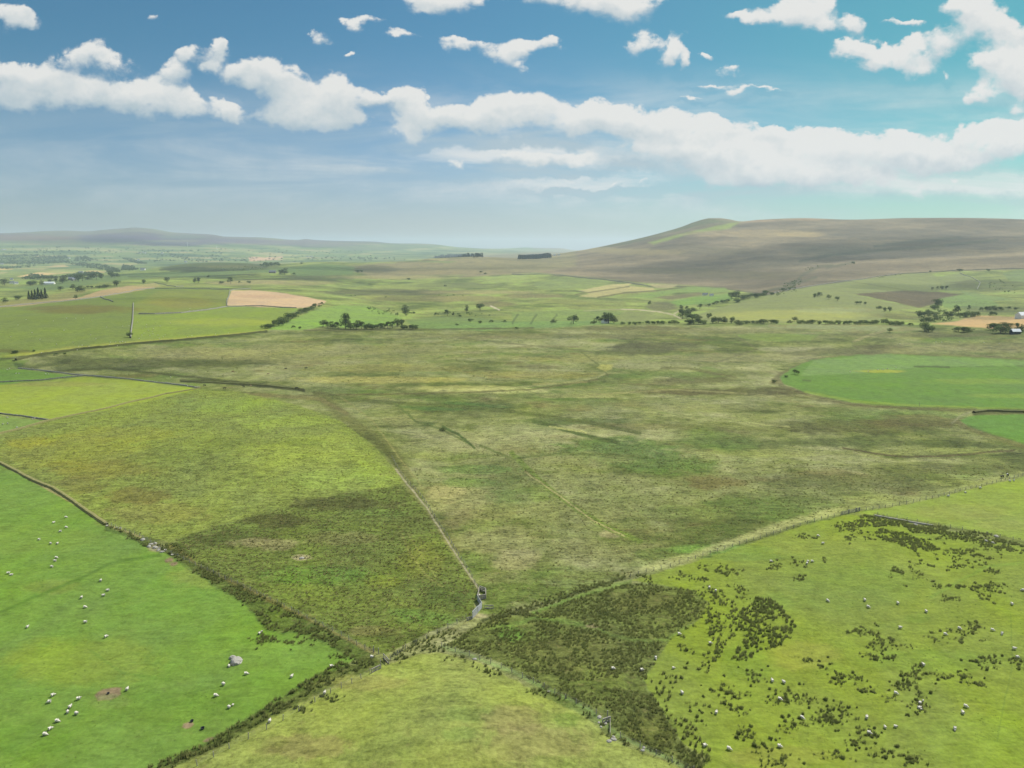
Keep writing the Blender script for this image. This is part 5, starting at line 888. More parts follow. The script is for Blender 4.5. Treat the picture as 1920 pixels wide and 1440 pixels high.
def hurdle(a, b_, label, hgt=1.25, mat=None, name='metal_hurdle', cat='hurdle', group='metal hurdles of the sheep pen', rails=6, thick=.07):
    A, B = Vector(pick(*a)), Vector(pick(*b_)); mid = (A + B) / 2; root = empty(name, mid); tag(root, label, cat, group); A -= mid; B -= mid; up = Vector((0, 0, hgt)); m_ = mat or metal_m; lo_ = Vector((0, 0, .12))
    for p in (A, B): bars('upright', [(p - Vector((0, 0, .15)), p + up, thick * 1.4, thick * 1.4)], m_, root)
    bars('rails', [(A + lo_ + (up - lo_) * (k / (rails - 1)), B + lo_ + (up - lo_) * (k / (rails - 1)), thick, thick * 1.9) for k in range(rails)], m_, root)
    bars('brace', [(A + lo_, B + up, thick * .9, thick * .9), ((A + B) / 2 + lo_, (A + B) / 2 + up, thick, thick)], m_, root); return root
hurdle((899.5,1106),(910.5,1110), 'wooden rail panel at the back of the small sheep pen', 1.1, wood_m, 'rail_panel', 'panel', 'rails of the small pen', 3, .14)
hurdle((910.7,1110.6),(911,1121.5), 'pale rail panel on the right side of the small sheep pen', 1.1, wood_m, 'rail_panel', 'panel', 'rails of the small pen', 3, .16)
hurdle((910.5,1122.3),(896,1124.2), 'pale rail panel at the front of the small sheep pen', 1.1, wood_m, 'rail_panel', 'panel', 'rails of the small pen', 3, .16)
hurdle((899,1106.6),(895.2,1122), 'thin grey rail panel on the left side of the small sheep pen', 1.1, wood_m, 'rail_panel', 'panel', 'rails of the small pen', 3, .08)
hurdle((894.8,1125),(903,1139), 'grey metal hurdle from the pen to the gate corner', 1.5, rails=9)
hurdle((903.6,1140),(896.4,1148.5), 'grey metal gate right of the dark post at the pen', 1.7, rails=9)
hurdle((895.8,1149.2),(886,1160), 'wide light grey metal gate left of the dark post at the pen', 1.9, rails=12, thick=.1)
hurdle((885,1160.8),(876,1163.5), 'low pale rail at the left end of the pen gates', .7, wood_m, 'rail_panel', 'panel', 'rails of the small pen', 2, .14)
hurdle((909,1141),(925,1141), 'single pale rail reaching right from the pen gates', .9, wood_m, 'rail_panel', 'panel', 'rails of the small pen', 2, .1)
def gate(x0, y0, x1, y1, label, hgt=1.3):
    A, B = Vector(pick(x0, y0)), Vector(pick(x1, y1)); mid = (A + B) / 2; root = empty('field_gate', mid); tag(root, label, 'gate', 'wooden field gates'); A -= mid; B -= mid; up = Vector((0, 0, hgt)); d = (B - A).normalized()
    for p in (A, B): bars('gate_post', [(p - Vector((0, 0, .3)), p + up * 1.15, .2, .2)], wood_m, root)
    a, b_ = A + d * .2, B - d * .2
    bars('bars', [(a + up * (.12 + .2 * k), b_ + up * (.12 + .2 * k), .05, .13) for k in range(5)], wood_m, root); bars('brace', [(a + up * .12, b_ + up * .92, .05, .1), (a + up * .06, a + up * 1.0, .06, .1), (b_ + up * .06, b_ + up * 1.0, .06, .1)], wood_m, root)
gate(1578, 965.5, 1591, 962.5, 'left leaf of the pale wooden field gate on the moor boundary'); gate(1591.6, 962.3, 1605, 959.5, 'right leaf of the pale wooden field gate on the moor boundary'); gate(1605.8,959.3,1611,958.4,'narrow wooden wicket right of the field gate')
hurdle((1130,1357),(1144,1352), 'small weathered wooden stile in the knoll fence', .95, wood_m, 'stile', 'stile', 'stiles', 2, .15)
hurdle((1144,1353),(1144,1380), 'thin rail running downhill from the knoll stile', .7, wood_m, 'rail_panel', 'panel', 'rails of the small pen', 2, .08)
hurdle((719,1234),(729,1245), 'leaning pale rail at the corner above the knoll', 1.1, wood_m, 'rail_panel', 'panel', 'rails of the small pen', 2, .1)
hurdle((697,1262),(713,1254), 'timber footbridge rail over the ditch at the knoll corner', .9, wood_m, 'footbridge_rail', 'rail', 'footbridge rails', 2, .14)
def post(x, y, label, hgt=1.5):
    p = pick(x, y); o = link('gate_post', PM); o.location = p; o.scale = (1.3, 1.3, hgt / 1.25); tag(o, label, 'post', 'lone posts')
post(714, 1253, 'lone leaning wooden post beside the footbridge', 2.0); post(701, 1222, 'wooden post behind the sheep at the rush corner'); post(710, 1226, 'wooden post just left of the leaning rail'); post(1139, 1346, 'tall corner post beside the knoll stile', 1.6); post(1724, 761, 'white post on the lower edge of the oval field', 2.2); post(1826, 772, 'post at the corner between the two bright fields', 2.0)

# stones, tubs ------------------------------------------------------
def rock_mesh(seed, sub=3):
    bm = bmesh.new(); bmesh.ops.create_icosphere(bm, subdivisions=sub, radius=1); co = np.array([v.co[:] for v in bm.verts]); n_ = .28 * fbm(co[:, 0] * 1.4 + seed * 7, co[:, 1] * 1.4 + co[:, 2] * 1.7, 4, 70 + seed)
    for v, k in zip(bm.verts, n_): v.co *= 1 + k; v.co.z = max(v.co.z, -.35)
    me = bpy.data.meshes.new('rock'); bm.to_mesh(me); bm.free(); me.materials.append(pale_m); return me
RK = [rock_mesh(k) for k in range(4)]
def rock(x, y, sx, sy, sz, label, name='stone', cat='stone', group=None, rz=0.0):
    p = pick(x, y); o = link(name, RK[int(x) % 4]); o.location = (p[0], p[1], p[2] + .1 * sz); o.scale = (sx, sy, sz); o.rotation_euler = (0, 0, rz); tag(o, label, cat, group)
rock(443, 1241, 1.35, 1.7, .9, 'large pale grey boulder on the left pasture', 'boulder', 'boulder', None, .5); rock(436, 1234, .8, .6, .6, 'smaller pale boulder against the back of the large boulder', 'boulder', 'boulder', None, .2)
for x, y, s_, l in [(268,1012,.9,'flat grey stone left of the stone heap'),(283,1021,.8,'grey stone at the back of the stone heap'),(291,1019,.7,'dark stone at the top of the stone heap'),(280,1025,.9,'broad grey stone on the left of the stone heap'),(291,1027,1.0,'largest pale stone in the stone heap'),(299,1029,.7,'pale stone at the right of the stone heap'),(297,1032,.6,'small white stone below the stone heap'),(304,1035,.7,'white stone at the lower right of the stone heap'),
                    (1135,1357,.45,'white stone under the knoll stile'),(1123,1355,.32,'small white stone left of the knoll stile'),(1127,1363,.3,'small white stone below and left of the knoll stile'),(1124,1345,.55,'grey stone above the knoll stile'),(1142,1390,.5,'white stone below the rail of the knoll stile'),(1148,1386,.4,'small white stone left in the cluster below the stile'),(1152,1387,.45,'white stone right in the cluster below the stile'),(1150,1382,.4,'grey stone at the top of the cluster below the stile'),
                    (1028,1297,.4,'white stone on the knoll fence line'),(890,1236,.5,'white stone at the bend of the knoll fence'),(1716,984,.8,'pale stone in the wall between the right-hand pastures'),(1868,1006,.9,'pale flat stone under the right-hand cross fence'),(566,1047,.8,'pale stone among straw in the rough triangle'),(1205,1407,.4,'small white stone low on the bottom fence'),(1207,1402,.35,'smaller white stone low on the bottom fence')]:
    rock(x, y, s_, s_ * .75, s_ * .5, l, group='pale stones', rz=x * .3)
tub_m, t, b = material('dark_plastic'); b.inputs['Base Color'].default_value = (.035, .04, .05, 1); b.inputs['Roughness'].default_value = .5
def tub(x, y, s_, label):
    p = pick(x, y); root = empty('feed_tub', p); tag(root, label, 'feed tub', 'dark feed tubs on the left pasture')
    bm = bmesh.new(); prof = [(.0, .03), (.36, .03), (.44, .42), (.40, .42), (.34, .08), (0, .08)]; n = 20; rings = [[bm.verts.new((r * math.cos(6.2832 * k / n), r * math.sin(6.2832 * k / n), z)) for k in range(n)] for r, z in prof[1:5]]
    for A, B in zip(rings[:-1], rings[1:]):
        for k in range(n): bm.faces.new((A[k], A[(k + 1) % n], B[(k + 1) % n], B[k]))
    bm.faces.new(rings[0][::-1]); bm.faces.new(rings[-1]); me = bpy.data.meshes.new('tub'); bm.to_mesh(me); bm.free(); link('tub', me, tub_m, root)
    bm = bmesh.new(); ra = [[bm.verts.new((r * math.cos(6.2832 * k / n), r * math.sin(6.2832 * k / n), z)) for k in range(n)] for r, z in ((.44, .40), (.48, .40), (.48, .46), (.44, .46))]
    for i in range(4):
        A, B = ra[i], ra[(i + 1) % 4]
        for k in range(n): bm.faces.new((A[k], A[(k + 1) % n], B[(k + 1) % n], B[k]))
    me = bpy.data.meshes.new('rim'); bm.to_mesh(me); bm.free(); link('rim', me, tub_m, root); root.scale = (s_,) * 3
tub(203, 1301, .6, 'dark feed tub in the middle of the bare earth ring'); tub(360, 1353, .7, 'dark feed tub at the top of the small bare patch'); tub(380, 1367, .8, 'dark feed tub standing alone on grass near the ditch')

# animals -----------------------------------------------------------
def skin_mesh(name, nodes, edges, sub=1):
    me = bpy.data.meshes.new(name); me.from_pydata([n[:3] for n in nodes], edges, []); o = bpy.data.objects.new(name, me); COL.objects.link(o)
    sm_ = o.modifiers.new('s', 'SKIN'); sm_.use_smooth_shade = True; ss = o.modifiers.new('d', 'SUBSURF'); ss.levels = ss.render_levels = sub
    for v, n in zip(me.skin_vertices[0].data, nodes): v.radius = (n[3], n[4] if len(n) > 4 else n[3])
    me.skin_vertices[0].data[0].use_root = True
    dg = bpy.context.evaluated_depsgraph_get(); dg.update(); out = bpy.data.meshes.new_from_object(o.evaluated_get(dg)); out.name = name
    bpy.data.objects.remove(o); bpy.data.meshes.remove(me); out.shade_smooth() if hasattr(out, 'shade_smooth') else None; return out
def fleece(name, c0, c1, sc):
    m, t, b = material(name); tcs = nd(t, 'ShaderNodeTexCoord'); f = noise(t, tcs.outputs['Object'], sc, 4); q = nd(t, 'ShaderNodeMix', data_type='RGBA'); t.links.new(f.outputs['Fac'], q.inputs[0]); q.inputs[6].default_value = (*c0, 1); q.inputs[7].default_value = (*c1, 1); t.links.new(q.outputs[2], b.inputs['Base Color'])
    bp = nd(t, 'ShaderNodeBump'); bp.inputs['Strength'].default_value = .6; bp.inputs['Distance'].default_value = .05; t.links.new(f.outputs['Fac'], bp.inputs['Height']); t.links.new(bp.outputs[0], b.inputs['Normal']); return m
M_wool = fleece('wool', (.42, .39, .33), (.62, .59, .52), 9); M_face = fleece('sheep_face', (.30, .26, .22), (.42, .38, .33), 9)
M_black = fleece('black_hide', (.012, .012, .013), (.03, .028, .028), 3); M_red = fleece('red_hide', (.13, .06, .03), (.2, .10, .05), 3); M_tan = fleece('tan_hide', (.32, .22, .14), (.42, .31, .2), 3); M_white = fleece('white_hide', (.5, .49, .46), (.62, .6, .57), 3)
def sheep_mesh(pose):
    hz_, hx = {'graze': (.24, .80), 'stand': (.93, .66), 'lie': (.60, .66)}[pose]; by = .62 if pose != 'lie' else .33; hd = by + .04
    nodes = [(-.15, 0, by + .02, .39, .36), (-.40, 0, by + .01, .37, .36), (.10, 0, by + .01, .38, .36), (.34, 0, by + .03, .31, .33), (-.56, 0, by + .02, .22, .24), (-.66, 0, by - .12, .04, .04)]
    neck = [(.52, 0, (hd + hz_) / 2 + .02 if pose == 'graze' else hd + .14, .17, .17), (hx - .08, 0, hz_ + (.14 if pose == 'graze' else 0), .12, .12), (hx + .08, 0, hz_ - (.02 if pose == 'graze' else .04), .095, .095), (hx + .17, 0, hz_ - (.12 if pose == 'graze' else .10), .05, .05)]
    nodes += neck; E = [(0, 1), (0, 2), (2, 3), (1, 4), (4, 5), (3, 6), (6, 7), (7, 8), (8, 9)]
    for s in (-1, 1): nodes.append((hx - .04, s * .13, hz_ + (.16 if pose == 'graze' else .04), .022, .03)); E.append((7, len(nodes) - 1))
    if pose != 'lie':
        for s in (-1, 1):
            i = len(nodes); nodes += [(.36, s * .13, .36, .075), (.37, s * .14, .17, .04), (.36, s * .14, .01, .04)]; E += [(3, i), (i, i + 1), (i + 1, i + 2)]
            i = len(nodes); nodes += [(-.44, s * .14, .38, .10), (-.52, s * .15, .2, .042), (-.46, s * .15, .01, .042)]; E += [(1, i), (i, i + 1), (i + 1, i + 2)]
    else:
        for s in (-1, 1):
            i = len(nodes); nodes += [(.44, s * .2, .08, .06), (.62, s * .18, .05, .04)]; E += [(3, i), (i, i + 1)]
    me = skin_mesh('sheep', nodes, E, 1); me.materials.append(M_wool); me.materials.append(M_face)
    for f in me.polygons:
        c = f.center; f.material_index = 1 if (c.x > hx - .12 and abs(c.z - hz_) < .25) or (pose != 'lie' and c.z < .26 and c.x < .55) else 0
    return me
SH = {p: sheep_mesh(p) for p in ('graze', 'stand', 'lie')}
SP = {}
def sheep(x, y, pose, ang, label, group, sc=1.0):
    p = pick(x, y)
    if 's' in SP: o = SP['s'].copy(); o.data = SH[pose]; COL.objects.link(o)
    else: o = link('sheep', SH[pose]); SP['s'] = o
    o.location = p; o.rotation_euler = (0, 0, R(ang)); o.scale = (sc * .62,) * 3; tag(o, label, 'sheep', group)
GL, GR = 'sheep grazing the left pasture', 'sheep grazing the rush pasture'
LS = [(124,971,'graze',10,'farthest grazing sheep on the left pasture, nearest the grassy bank'),(101,981,'stand',60,'standing sheep just below the farthest sheep on the left pasture'),(124.5,990,'graze',0,'sheep directly below the farthest one on the left pasture'),(113,997.5,'graze',200,'sheep between the upper pair and the spread row on the left pasture'),
 (73,1013,'graze',180,'leftmost sheep of the spread row of three, upper left pasture'),(95,1020.5,'stand',150,'middle sheep of the spread row of three, upper left pasture'),(108,1020.5,'stand',90,'right sheep of the spread row of three, upper left pasture'),(106,1047,'graze',0,'upper sheep of the close stack of three on the left pasture'),(103,1053,'stand',190,'middle sheep of the close stack of three on the left pasture'),(97,1064,'stand',180,'lowest and largest sheep of the stack of three on the left pasture'),
 (16,1076,'stand',30,'left sheep of the touching pair at the left edge'),(21.5,1078.5,'lie',20,'right sheep of the touching pair at the left edge'),(189,1090,'stand',100,'sheep standing alone highest in the middle of the left pasture'),(202,1108.5,'stand',200,'upper right sheep of the loose four in the left pasture'),(194,1118,'stand',210,'sheep just below and left of the upper right one in the loose four'),(153,1122,'stand',100,'leftmost sheep of the loose four in the left pasture'),(160,1140,'graze',0,'lowest sheep of the loose four in the left pasture'),
 (52,1177,'stand',80,'small sheep alone far left, below the faint dark track'),(160,1168,'stand',200,'sheep facing left alone above the bare earth ring'),(199.5,1195,'graze',60,'slim sheep facing away, alone between ring and rushes'),(429.5,1250,'lie',120,'sheep resting against the front of the large boulder'),(462,1265,'graze',10,'sheep just right of and below the large boulder'),(419.5,1285,'stand',330,'sheep facing right below the large boulder'),(405,1306,'graze',0,'sheep facing right, third down below the large boulder'),
 (430,1328,'stand',330,'big sheep with a lamb beside it below the boulder'),(239,1294,'stand',90,'sheep right beside the bare earth ring'),(148,1312,'stand',20,'sheep nearest the left side of the bare earth ring'),(100,1305,'graze',60,'upper sheep of the left pair beyond the bare earth ring'),(92,1318,'graze',200,'lower sheep of the left pair beyond the bare earth ring'),(132,1327,'stand',80,'sheep facing away below the ring, above a close pair'),(127,1337,'stand',120,'small left sheep of the close pair below the ring'),(144,1340,'stand',340,'large right sheep of the close pair below the ring'),
 (108,1354,'graze',0,'upper sheep of the bottom left diagonal line'),(95,1368,'graze',60,'middle sheep of the bottom left diagonal line'),(85,1379,'graze',0,'lowest sheep of the bottom left diagonal line'),(547.5,1270,'stand',70,'sheep alone near the rush bank, right part of the left pasture'),(622,1251,'graze',30,'sheep at the rightmost tip of the left pasture'),(697.5,1234,'stand',340,'sheep standing among the dark rushes at the fence corner'),(609,1301,'stand',90,'sheep in the ditch rushes beside the knoll, upper one'),(506,1354,'stand',90,'sheep in the ditch rushes beside the knoll, lower one'),(487,1189,'graze',70,'sheep beside the rush bank with a small lamb behind')]
for x, y, p_, a, l in LS: sheep(x, y, p_, a, l, GL, 1.08 if 'lamb' not in l and 'small' not in l else 1.0)
RS = [(1534,1006,'graze',330,'upper sheep of the top left pair, rush pasture'),(1543,1020,'stand',350,'lower sheep of the top left pair, rush pasture'),(1446,1054,'graze',0,'sheep at the far left of the upper rush pasture'),(1515,1054,'graze',30,'upper left sheep of the trio by a rush clump'),(1523,1054,'graze',350,'right sheep of the trio by a rush clump'),(1513,1058,'stand',60,'lowest sheep of the trio by a rush clump'),(1552,1128,'graze',300,'slim sheep alone right of the big rush mass'),(1621,1126.5,'stand',90,'upper sheep of the near pair in mid pasture'),(1628,1139.5,'graze',320,'lower sheep of the near pair in mid pasture'),
 (1683,1132.5,'stand',90,'round sheep right of the near pair in mid pasture'),(1736,1148,'stand',90,'sheep facing away alone in upper mid pasture'),(1897,1134,'stand',90,'round sheep near the right edge below the rush scatter'),(1917,1108,'graze',170,'sheep cut by the right edge of the picture'),(1849,1016,'graze',320,'left sheep of the pair on the long rush strip'),(1861.5,1019.5,'graze',320,'right sheep of the pair on the long rush strip'),(1330,1103,'stand',60,'upper left sheep beside the rushes under the boundary fence'),(1342,1109,'graze',60,'lower right sheep beside the rushes under the boundary fence'),
 (1688,1178.5,'stand',350,'sheep alone in mid pasture below the near pair'),(1799,1180,'graze',310,'sheep just left of the forked rush patch'),(1772.5,1191,'graze',330,'sheep left and below the forked rush patch'),(1861,1183,'graze',330,'left sheep of the pair right of the forked rush patch'),(1878.5,1190,'graze',230,'right sheep of the pair right of the forked rush patch'),(1902,1218,'stand',340,'sheep above the rushes at the right edge'),(1908,1234,'graze',0,'sheep touching the rushes at the right edge'),(1730.5,1248,'stand',100,'round sheep just above a dark rush tuft'),
 (1447.5,1278,'stand',90,'left sheep of the pair above the lower left rush patch'),(1469,1281,'stand',120,'right sheep of the pair above the lower left rush patch'),(1462.5,1313,'graze',330,'sheep lying inside the lower left rush patch'),(1680,1302,'graze',330,'sheep in the middle of the large pale rush patch'),(1725,1320,'graze',40,'ewe facing up in the family group on rushes'),(1724,1328,'lie',10,'ewe lying in the family group on rushes'),(1811,1326.5,'graze',320,'upper sheep of the right-hand close pair'),(1804.5,1338,'stand',80,'lower round sheep of the right-hand close pair'),
 (1504,1348,'graze',320,'long sheep heading down right between two rush patches'),(1625,1347,'stand',60,'large sheep right of the big dark rush patch'),(1659,1365,'stand',90,'small sheep beside the largest sheep at the bottom'),(1679,1364,'stand',340,'largest sheep near the bottom, a small sheep beside it'),(1630,1376.5,'graze',335,'sheep among rushes left of the largest sheep'),(1790,1369,'graze',240,'sheep alone at lower right facing down left'),(1462,1401.5,'graze',345,'sheep at bottom left of the rush pasture among rush tufts'),(1322,1400,'graze',20,'left sheep of the bottom pair by the rush bed'),(1367,1406,'graze',330,'right sheep of the bottom pair by the rush bed'),
 (1343,1338,'stand',60,'two-humped large sheep right of the rush bed'),(1278.5,1301,'stand',110,'round sheep on the green inlet of the rush bed'),(1263,1254,'graze',10,'sheep beside small rushes at the green inlet top'),(1229.5,1236,'graze',270,'sheep facing the camera at the edge of the rush bed'),(1204,1258,'graze',20,'sheep half hidden at the rush bed edge'),(1150,1255.5,'graze',0,'sheep half hidden inside the rush bed'),(1274,1190.5,'graze',0,'sheep on the green tongue above the rush bed'),(1332,1208,'graze',10,'sheep between rush rows right of the rush bed')]
for x, y, p_, a, l in RS: sheep(x, y, p_, a, l, GR, 1.08 if 'small' not in l else .85)
sheep(437, 1323, 'graze', 80, 'lamb beside the big sheep below the boulder', 'lambs', .72); sheep(491, 1185, 'stand', 30, 'tiny lamb behind the sheep at the rush bank', 'lambs', .6); sheep(1730.5, 1315, 'graze', 60, 'lamb at the top of the family group on rushes', 'lambs', .65); sheep(1727.5, 1331, 'graze', 0, 'lamb at the foot of the family group on rushes', 'lambs', .6); sheep(899, 1118, 'stand', 100, 'sheep penned inside the small sheep pen', 'lambs', .95)
FAR = [('tiny white sheep on the bright far left pastures', 'sheep on the far left pastures', [(356,579),(274,614),(230,612),(242,611),(200,614),(278,620),(286,622),(287,626),(296,629),(310,629),(299,635),(261,635),(266,629),(267,617),(275,609),(258,604),(288,617),(170,629),(125,597),(142,597),(156,597),(172,601),(49,600),(100,602),(34,610),(75,637),(154,648),(147,650),(145,657),(167,650),(205,647),(207,642),(217,642),(225,642),(230,641),(235,642),(220,649),(78,662),(106,646),(137,642),(404,627),(428,625),(352,632),(360,630),(300,612),(292,605),(320,606),(270,625),(281,630),(306,632),(120,620),(60,624),(20,632),(180,636)]),
       ('white sheep in the small walled fields at the left edge', 'sheep in the small walled fields', [(30,701),(36,701),(86,702),(91,702),(14,694),(18,692),(14,784),(61,786),(65,785.5),(5.5,796),(14.5,795),(32,802)]),
       ('white sheep on the moor beside the distant bright fields', 'sheep on the far right moor', [(1594,698),(1628,697),(1646,694),(1656,693),(1664,692),(1680,690),(1755,642),(1766,642),(1799,642),(1845,643),(1873,645),(1687,645),(1789,560),(1792,566),(1827,570),(1286,565),(1256,577),(1742,631),(320,708),(825,633),(882,632)]),
       ('white sheep at the fence under the cattle', 'sheep by the cattle fence', [(1901,902),(1893,903),(1838,916),(1810,924),(1778,931)])]
for lab, grp, pts in FAR:
    for k, (x, y) in enumerate(pts): sheep(x, y, ('graze', 'stand', 'graze', 'lie')[k % 4], float(rng.uniform(0, 360)), lab, grp, 1.15)
for x, y, l in [(201,986.5,'left of three white sheep in the rushes below the grassy bank'),(219,990,'middle of three white sheep in the rushes below the grassy bank'),(226,991.5,'right of three white sheep in the rushes below the grassy bank'),(310,1032,'sheep lying beside the fence right of the stone heap'),(323,1041,'small sheep at the rushes below the stone heap')]: sheep(x, y, 'lie', 20, l, GL, .9)
def cow_mesh(mats, patch=False):
    nodes = [(-.2, 0, 1.02, .42, .40), (-.75, 0, 1.08, .36, .36), (.35, 0, 1.0, .40, .38), (.8, 0, 1.1, .30, .34), (-1.02, 0, 1.15, .18, .2), (-1.1, 0, .75, .04, .04), (-1.1, 0, .45, .05, .05), (1.1, 0, 1.2, .2, .22), (1.4, 0, 1.22, .16, .17), (1.62, 0, 1.05, .12, .12), (1.75, 0, .96, .09, .09)]
    E = [(0, 1), (0, 2), (2, 3), (1, 4), (4, 5), (5, 6), (3, 7), (7, 8), (8, 9), (9, 10)]
    for s in (-1, 1):
        nodes.append((1.36, s * .27, 1.28, .04, .06)); E.append((8, len(nodes) - 1)); i = len(nodes); nodes += [(.72, s * .22, .62, .13), (.74, s * .22, .32, .07), (.72, s * .22, .02, .075)]; E += [(3, i), (i, i + 1), (i + 1, i + 2)]
        i = len(nodes); nodes += [(-.72, s * .24, .66, .17), (-.86, s * .24, .38, .075), (-.76, s * .24, .02, .075)]; E += [(1, i), (i, i + 1), (i + 1, i + 2)]
    me = skin_mesh('cow', nodes, E, 1)
    for m in mats: me.materials.append(m)
    if patch:
        for f in me.polygons: f.material_index = 1 if f.center.x > -.1 and f.center.x < .75 and f.center.z > .5 else 0
    return me
CW = {'k': cow_mesh([M_black]), 'w': cow_mesh([M_black, M_white], True), 'r': cow_mesh([M_red]), 't': cow_mesh([M_tan])}
for x, y, c, a, l in [(437,698,'r',200,'red-brown cow alone on the upper moor'),(384,724,'k',170,'black cow at the corner of the stone walls'),(421,729.5,'k',20,'black cow on the flat moor right of the wall corner'),(457,726,'k',160,'black cow with a tan calf beside it on the moor'),(536,692.5,'k',190,'left of two black cows on the upper moor'),(574,691.5,'k',10,'right of two black cows on the upper moor'),(503,702,'t',0,'tan cow alone below the two black cows'),(26,678,'k',180,'black cow in the far left meadow'),(1879,896,'k',200,'black cow beside the fence, left of the pied cow'),(1889,893,'w',70,'black and white cow beside the right-hand fence'),(556,729,'k',30,'black cow on the dark bank right of the walls')]:
    p = pick(x, y); o = link('cow', CW[c]); o.location = p; o.rotation_euler = (0, 0, R(a)); o.scale = (.82,) * 3; tag(o, l, 'cow', 'cattle on the moor')
p = pick(470, 724); o = link('cow', CW['t']); o.location = p; o.rotation_euler = (0, 0, R(30)); o.scale = (.55,) * 3; tag(o, 'small tan calf beside the black cow on the moor', 'calf', 'cattle on the moor')

# far buildings, turbines, and so on --------------------------------
wall_w, t, b = material('whitewash'); tcs = nd(t, 'ShaderNodeTexCoord'); f = noise(t, tcs.outputs['Object'], .8, 4); q = nd(t, 'ShaderNodeMix', data_type='RGBA'); t.links.new(f.outputs['Fac'], q.inputs[0]); q.inputs[6].default_value = (.55, .54, .5, 1); q.inputs[7].default_value = (.72, .71, .68, 1); t.links.new(q.outputs[2], b.inputs['Base Color'])
slate_m, t, b = material('slate'); tcs = nd(t, 'ShaderNodeTexCoord'); f = noise(t, tcs.outputs['Object'], 1.5, 4); q = nd(t, 'ShaderNodeMix', data_type='RGBA'); t.links.new(f.outputs['Fac'], q.inputs[0]); q.inputs[6].default_value = (.09, .10, .12, 1); q.inputs[7].default_value = (.17, .18, .2, 1); t.links.new(q.outputs[2], b.inputs['Base Color'])
sheet_m, t, b = material('roof_sheet'); b.inputs['Base Color'].default_value = (.55, .57, .6, 1); b.inputs['Roughness'].default_value = .4
dark_m, t, b = material('window_glass'); b.inputs['Base Color'].default_value = (.03, .035, .04, 1); b.inputs['Roughness'].default_value = .2
def house(x, y, L_, W_, Hh, rz, label, cat='house', name='farmhouse', wm=None, rm=None, chim=True, group='farm buildings'):
    p = pick(x, y); root = empty(name, p, R(rz)); tag(root, label, cat, group); wm = wm or wall_w; rm = rm or slate_m; a, b_ = L_ / 2, W_ / 2; rise = W_ * .42
    V = [(-a,-b_,-1.5),(a,-b_,-1.5),(a,b_,-1.5),(-a,b_,-1.5),(-a,-b_,Hh),(a,-b_,Hh),(a,b_,Hh),(-a,b_,Hh),(-a,0,Hh+rise),(a,0,Hh+rise)]
    me = bpy.data.meshes.new('wall'); me.from_pydata(V, [], [(0,1,5,4),(2,3,7,6),(1,2,6,9,5),(3,0,4,8,7),(3,2,1,0)]); me.update(); link('wall', me, wm, root)
    e = .35; th = .25; V = []
    for xx in (-a - e, a + e):
        V += [(xx,-b_-e,Hh-.3),(xx,0,Hh+rise+.08),(xx,b_+e,Hh-.3),(xx,-b_-e,Hh-.3+th),(xx,0,Hh+rise+.08+th),(xx,b_+e,Hh-.3+th)]
    me = bpy.data.meshes.new('roof'); me.from_pydata(V, [], [(0,3,4,1),(1,4,5,2),(6,7,10,9),(7,8,11,10),(3,9,10,4),(4,10,11,5),(0,1,7,6),(1,2,8,7),(0,6,9,3),(2,5,11,8)]); me.update(); rf = link('roof', me, rm, root)
    if chim:
        for s in (-1, 1): bars('chimney', [((s * (a - .6), 0, Hh + rise - .4), (s * (a - .6), 0, Hh + rise + 1.3), .9, .9)], stone_m, rf)
        for k in range(3):
            for z in (1.2, 3.6):
                if z + .9 < Hh: bars('window', [((-a * .6 + k * a * .6, -b_ - .03, z), (-a * .6 + k * a * .6, -b_ - .03, z + 1.1), .9, .1)], dark_m, root)
house(1135, 606, 9, 6, 3.2, 35, 'small white gabled barn at the foot of the dark trees', 'barn', 'barn', chim=False)
house(23, 532, 16, 8, 5.2, 10, 'white farmhouse among trees at the far left'); house(30, 533, 12, 7, 4.8, 60, 'white gabled house right of the far left farmhouse'); house(22, 525, 10, 7, 4.8, 30, 'white cottage just above the far left farm'); house(93, 533, 30, 10, 3.6, 5, 'long pale roofed shed right of the left farm', 'shed', 'farm_shed', rm=sheet_m, chim=False)
house(135, 525, 20, 10, 5.5, 15, 'grey gabled farmhouse among the left tree row', wm=stone_m); house(138, 526, 14, 8, 4.5, 80, 'grey stone barn beside the gabled farmhouse', 'barn', 'barn', wm=stone_m, chim=False)
for x, y, r_, l in [(262,475,10,'leftmost white house of the hillside farmstead'),(268,474,40,'second white house of the hillside farmstead'),(273,475,70,'third white house of the hillside farmstead'),(304,475,0,'white house under the dark tree on the far hillside'),(260,488,20,'white cottage below the far belt of trees'),(348,492,10,'white cottage by the far hedges'),(5,469,10,'left white house near the left end of the far hillside'),(10,469,50,'right white house near the left end of the far hillside'),(129,485,0,'white house between the two far woods'),(4,496,30,'white house at the left foot of the far wood'),(268,507,5,'white house at the end of the valley strip'),(577,482,10,'left white house on the far slope beyond the green hill'),(584,482,40,'right white house on the far slope beyond the green hill'),(152,512.5,10,'white house at the edge of the pale cornfield')]:
    house(x, y, 20, 10, 6.5, r_, l)
house(511, 512, 24, 11, 5, 5, 'grey roofed barn by the trees on the green hill', 'barn', 'barn', wm=stone_m, chim=False); house(1322, 554, 12, 6, 3.2, 5, 'small white cottage on the bright field by the beck'); house(1334, 555, 9, 5, 3, 20, 'smaller white hut right of the cottage by the beck', 'hut', 'hut', chim=False); house(1040, 479.5, 16, 8, 4, 0, 'left white hut on the skyline right of the plantation', 'hut', 'hut', chim=False); house(1048, 479, 16, 8, 4, 20, 'right white hut on the skyline right of the plantation', 'hut', 'hut', chim=False)
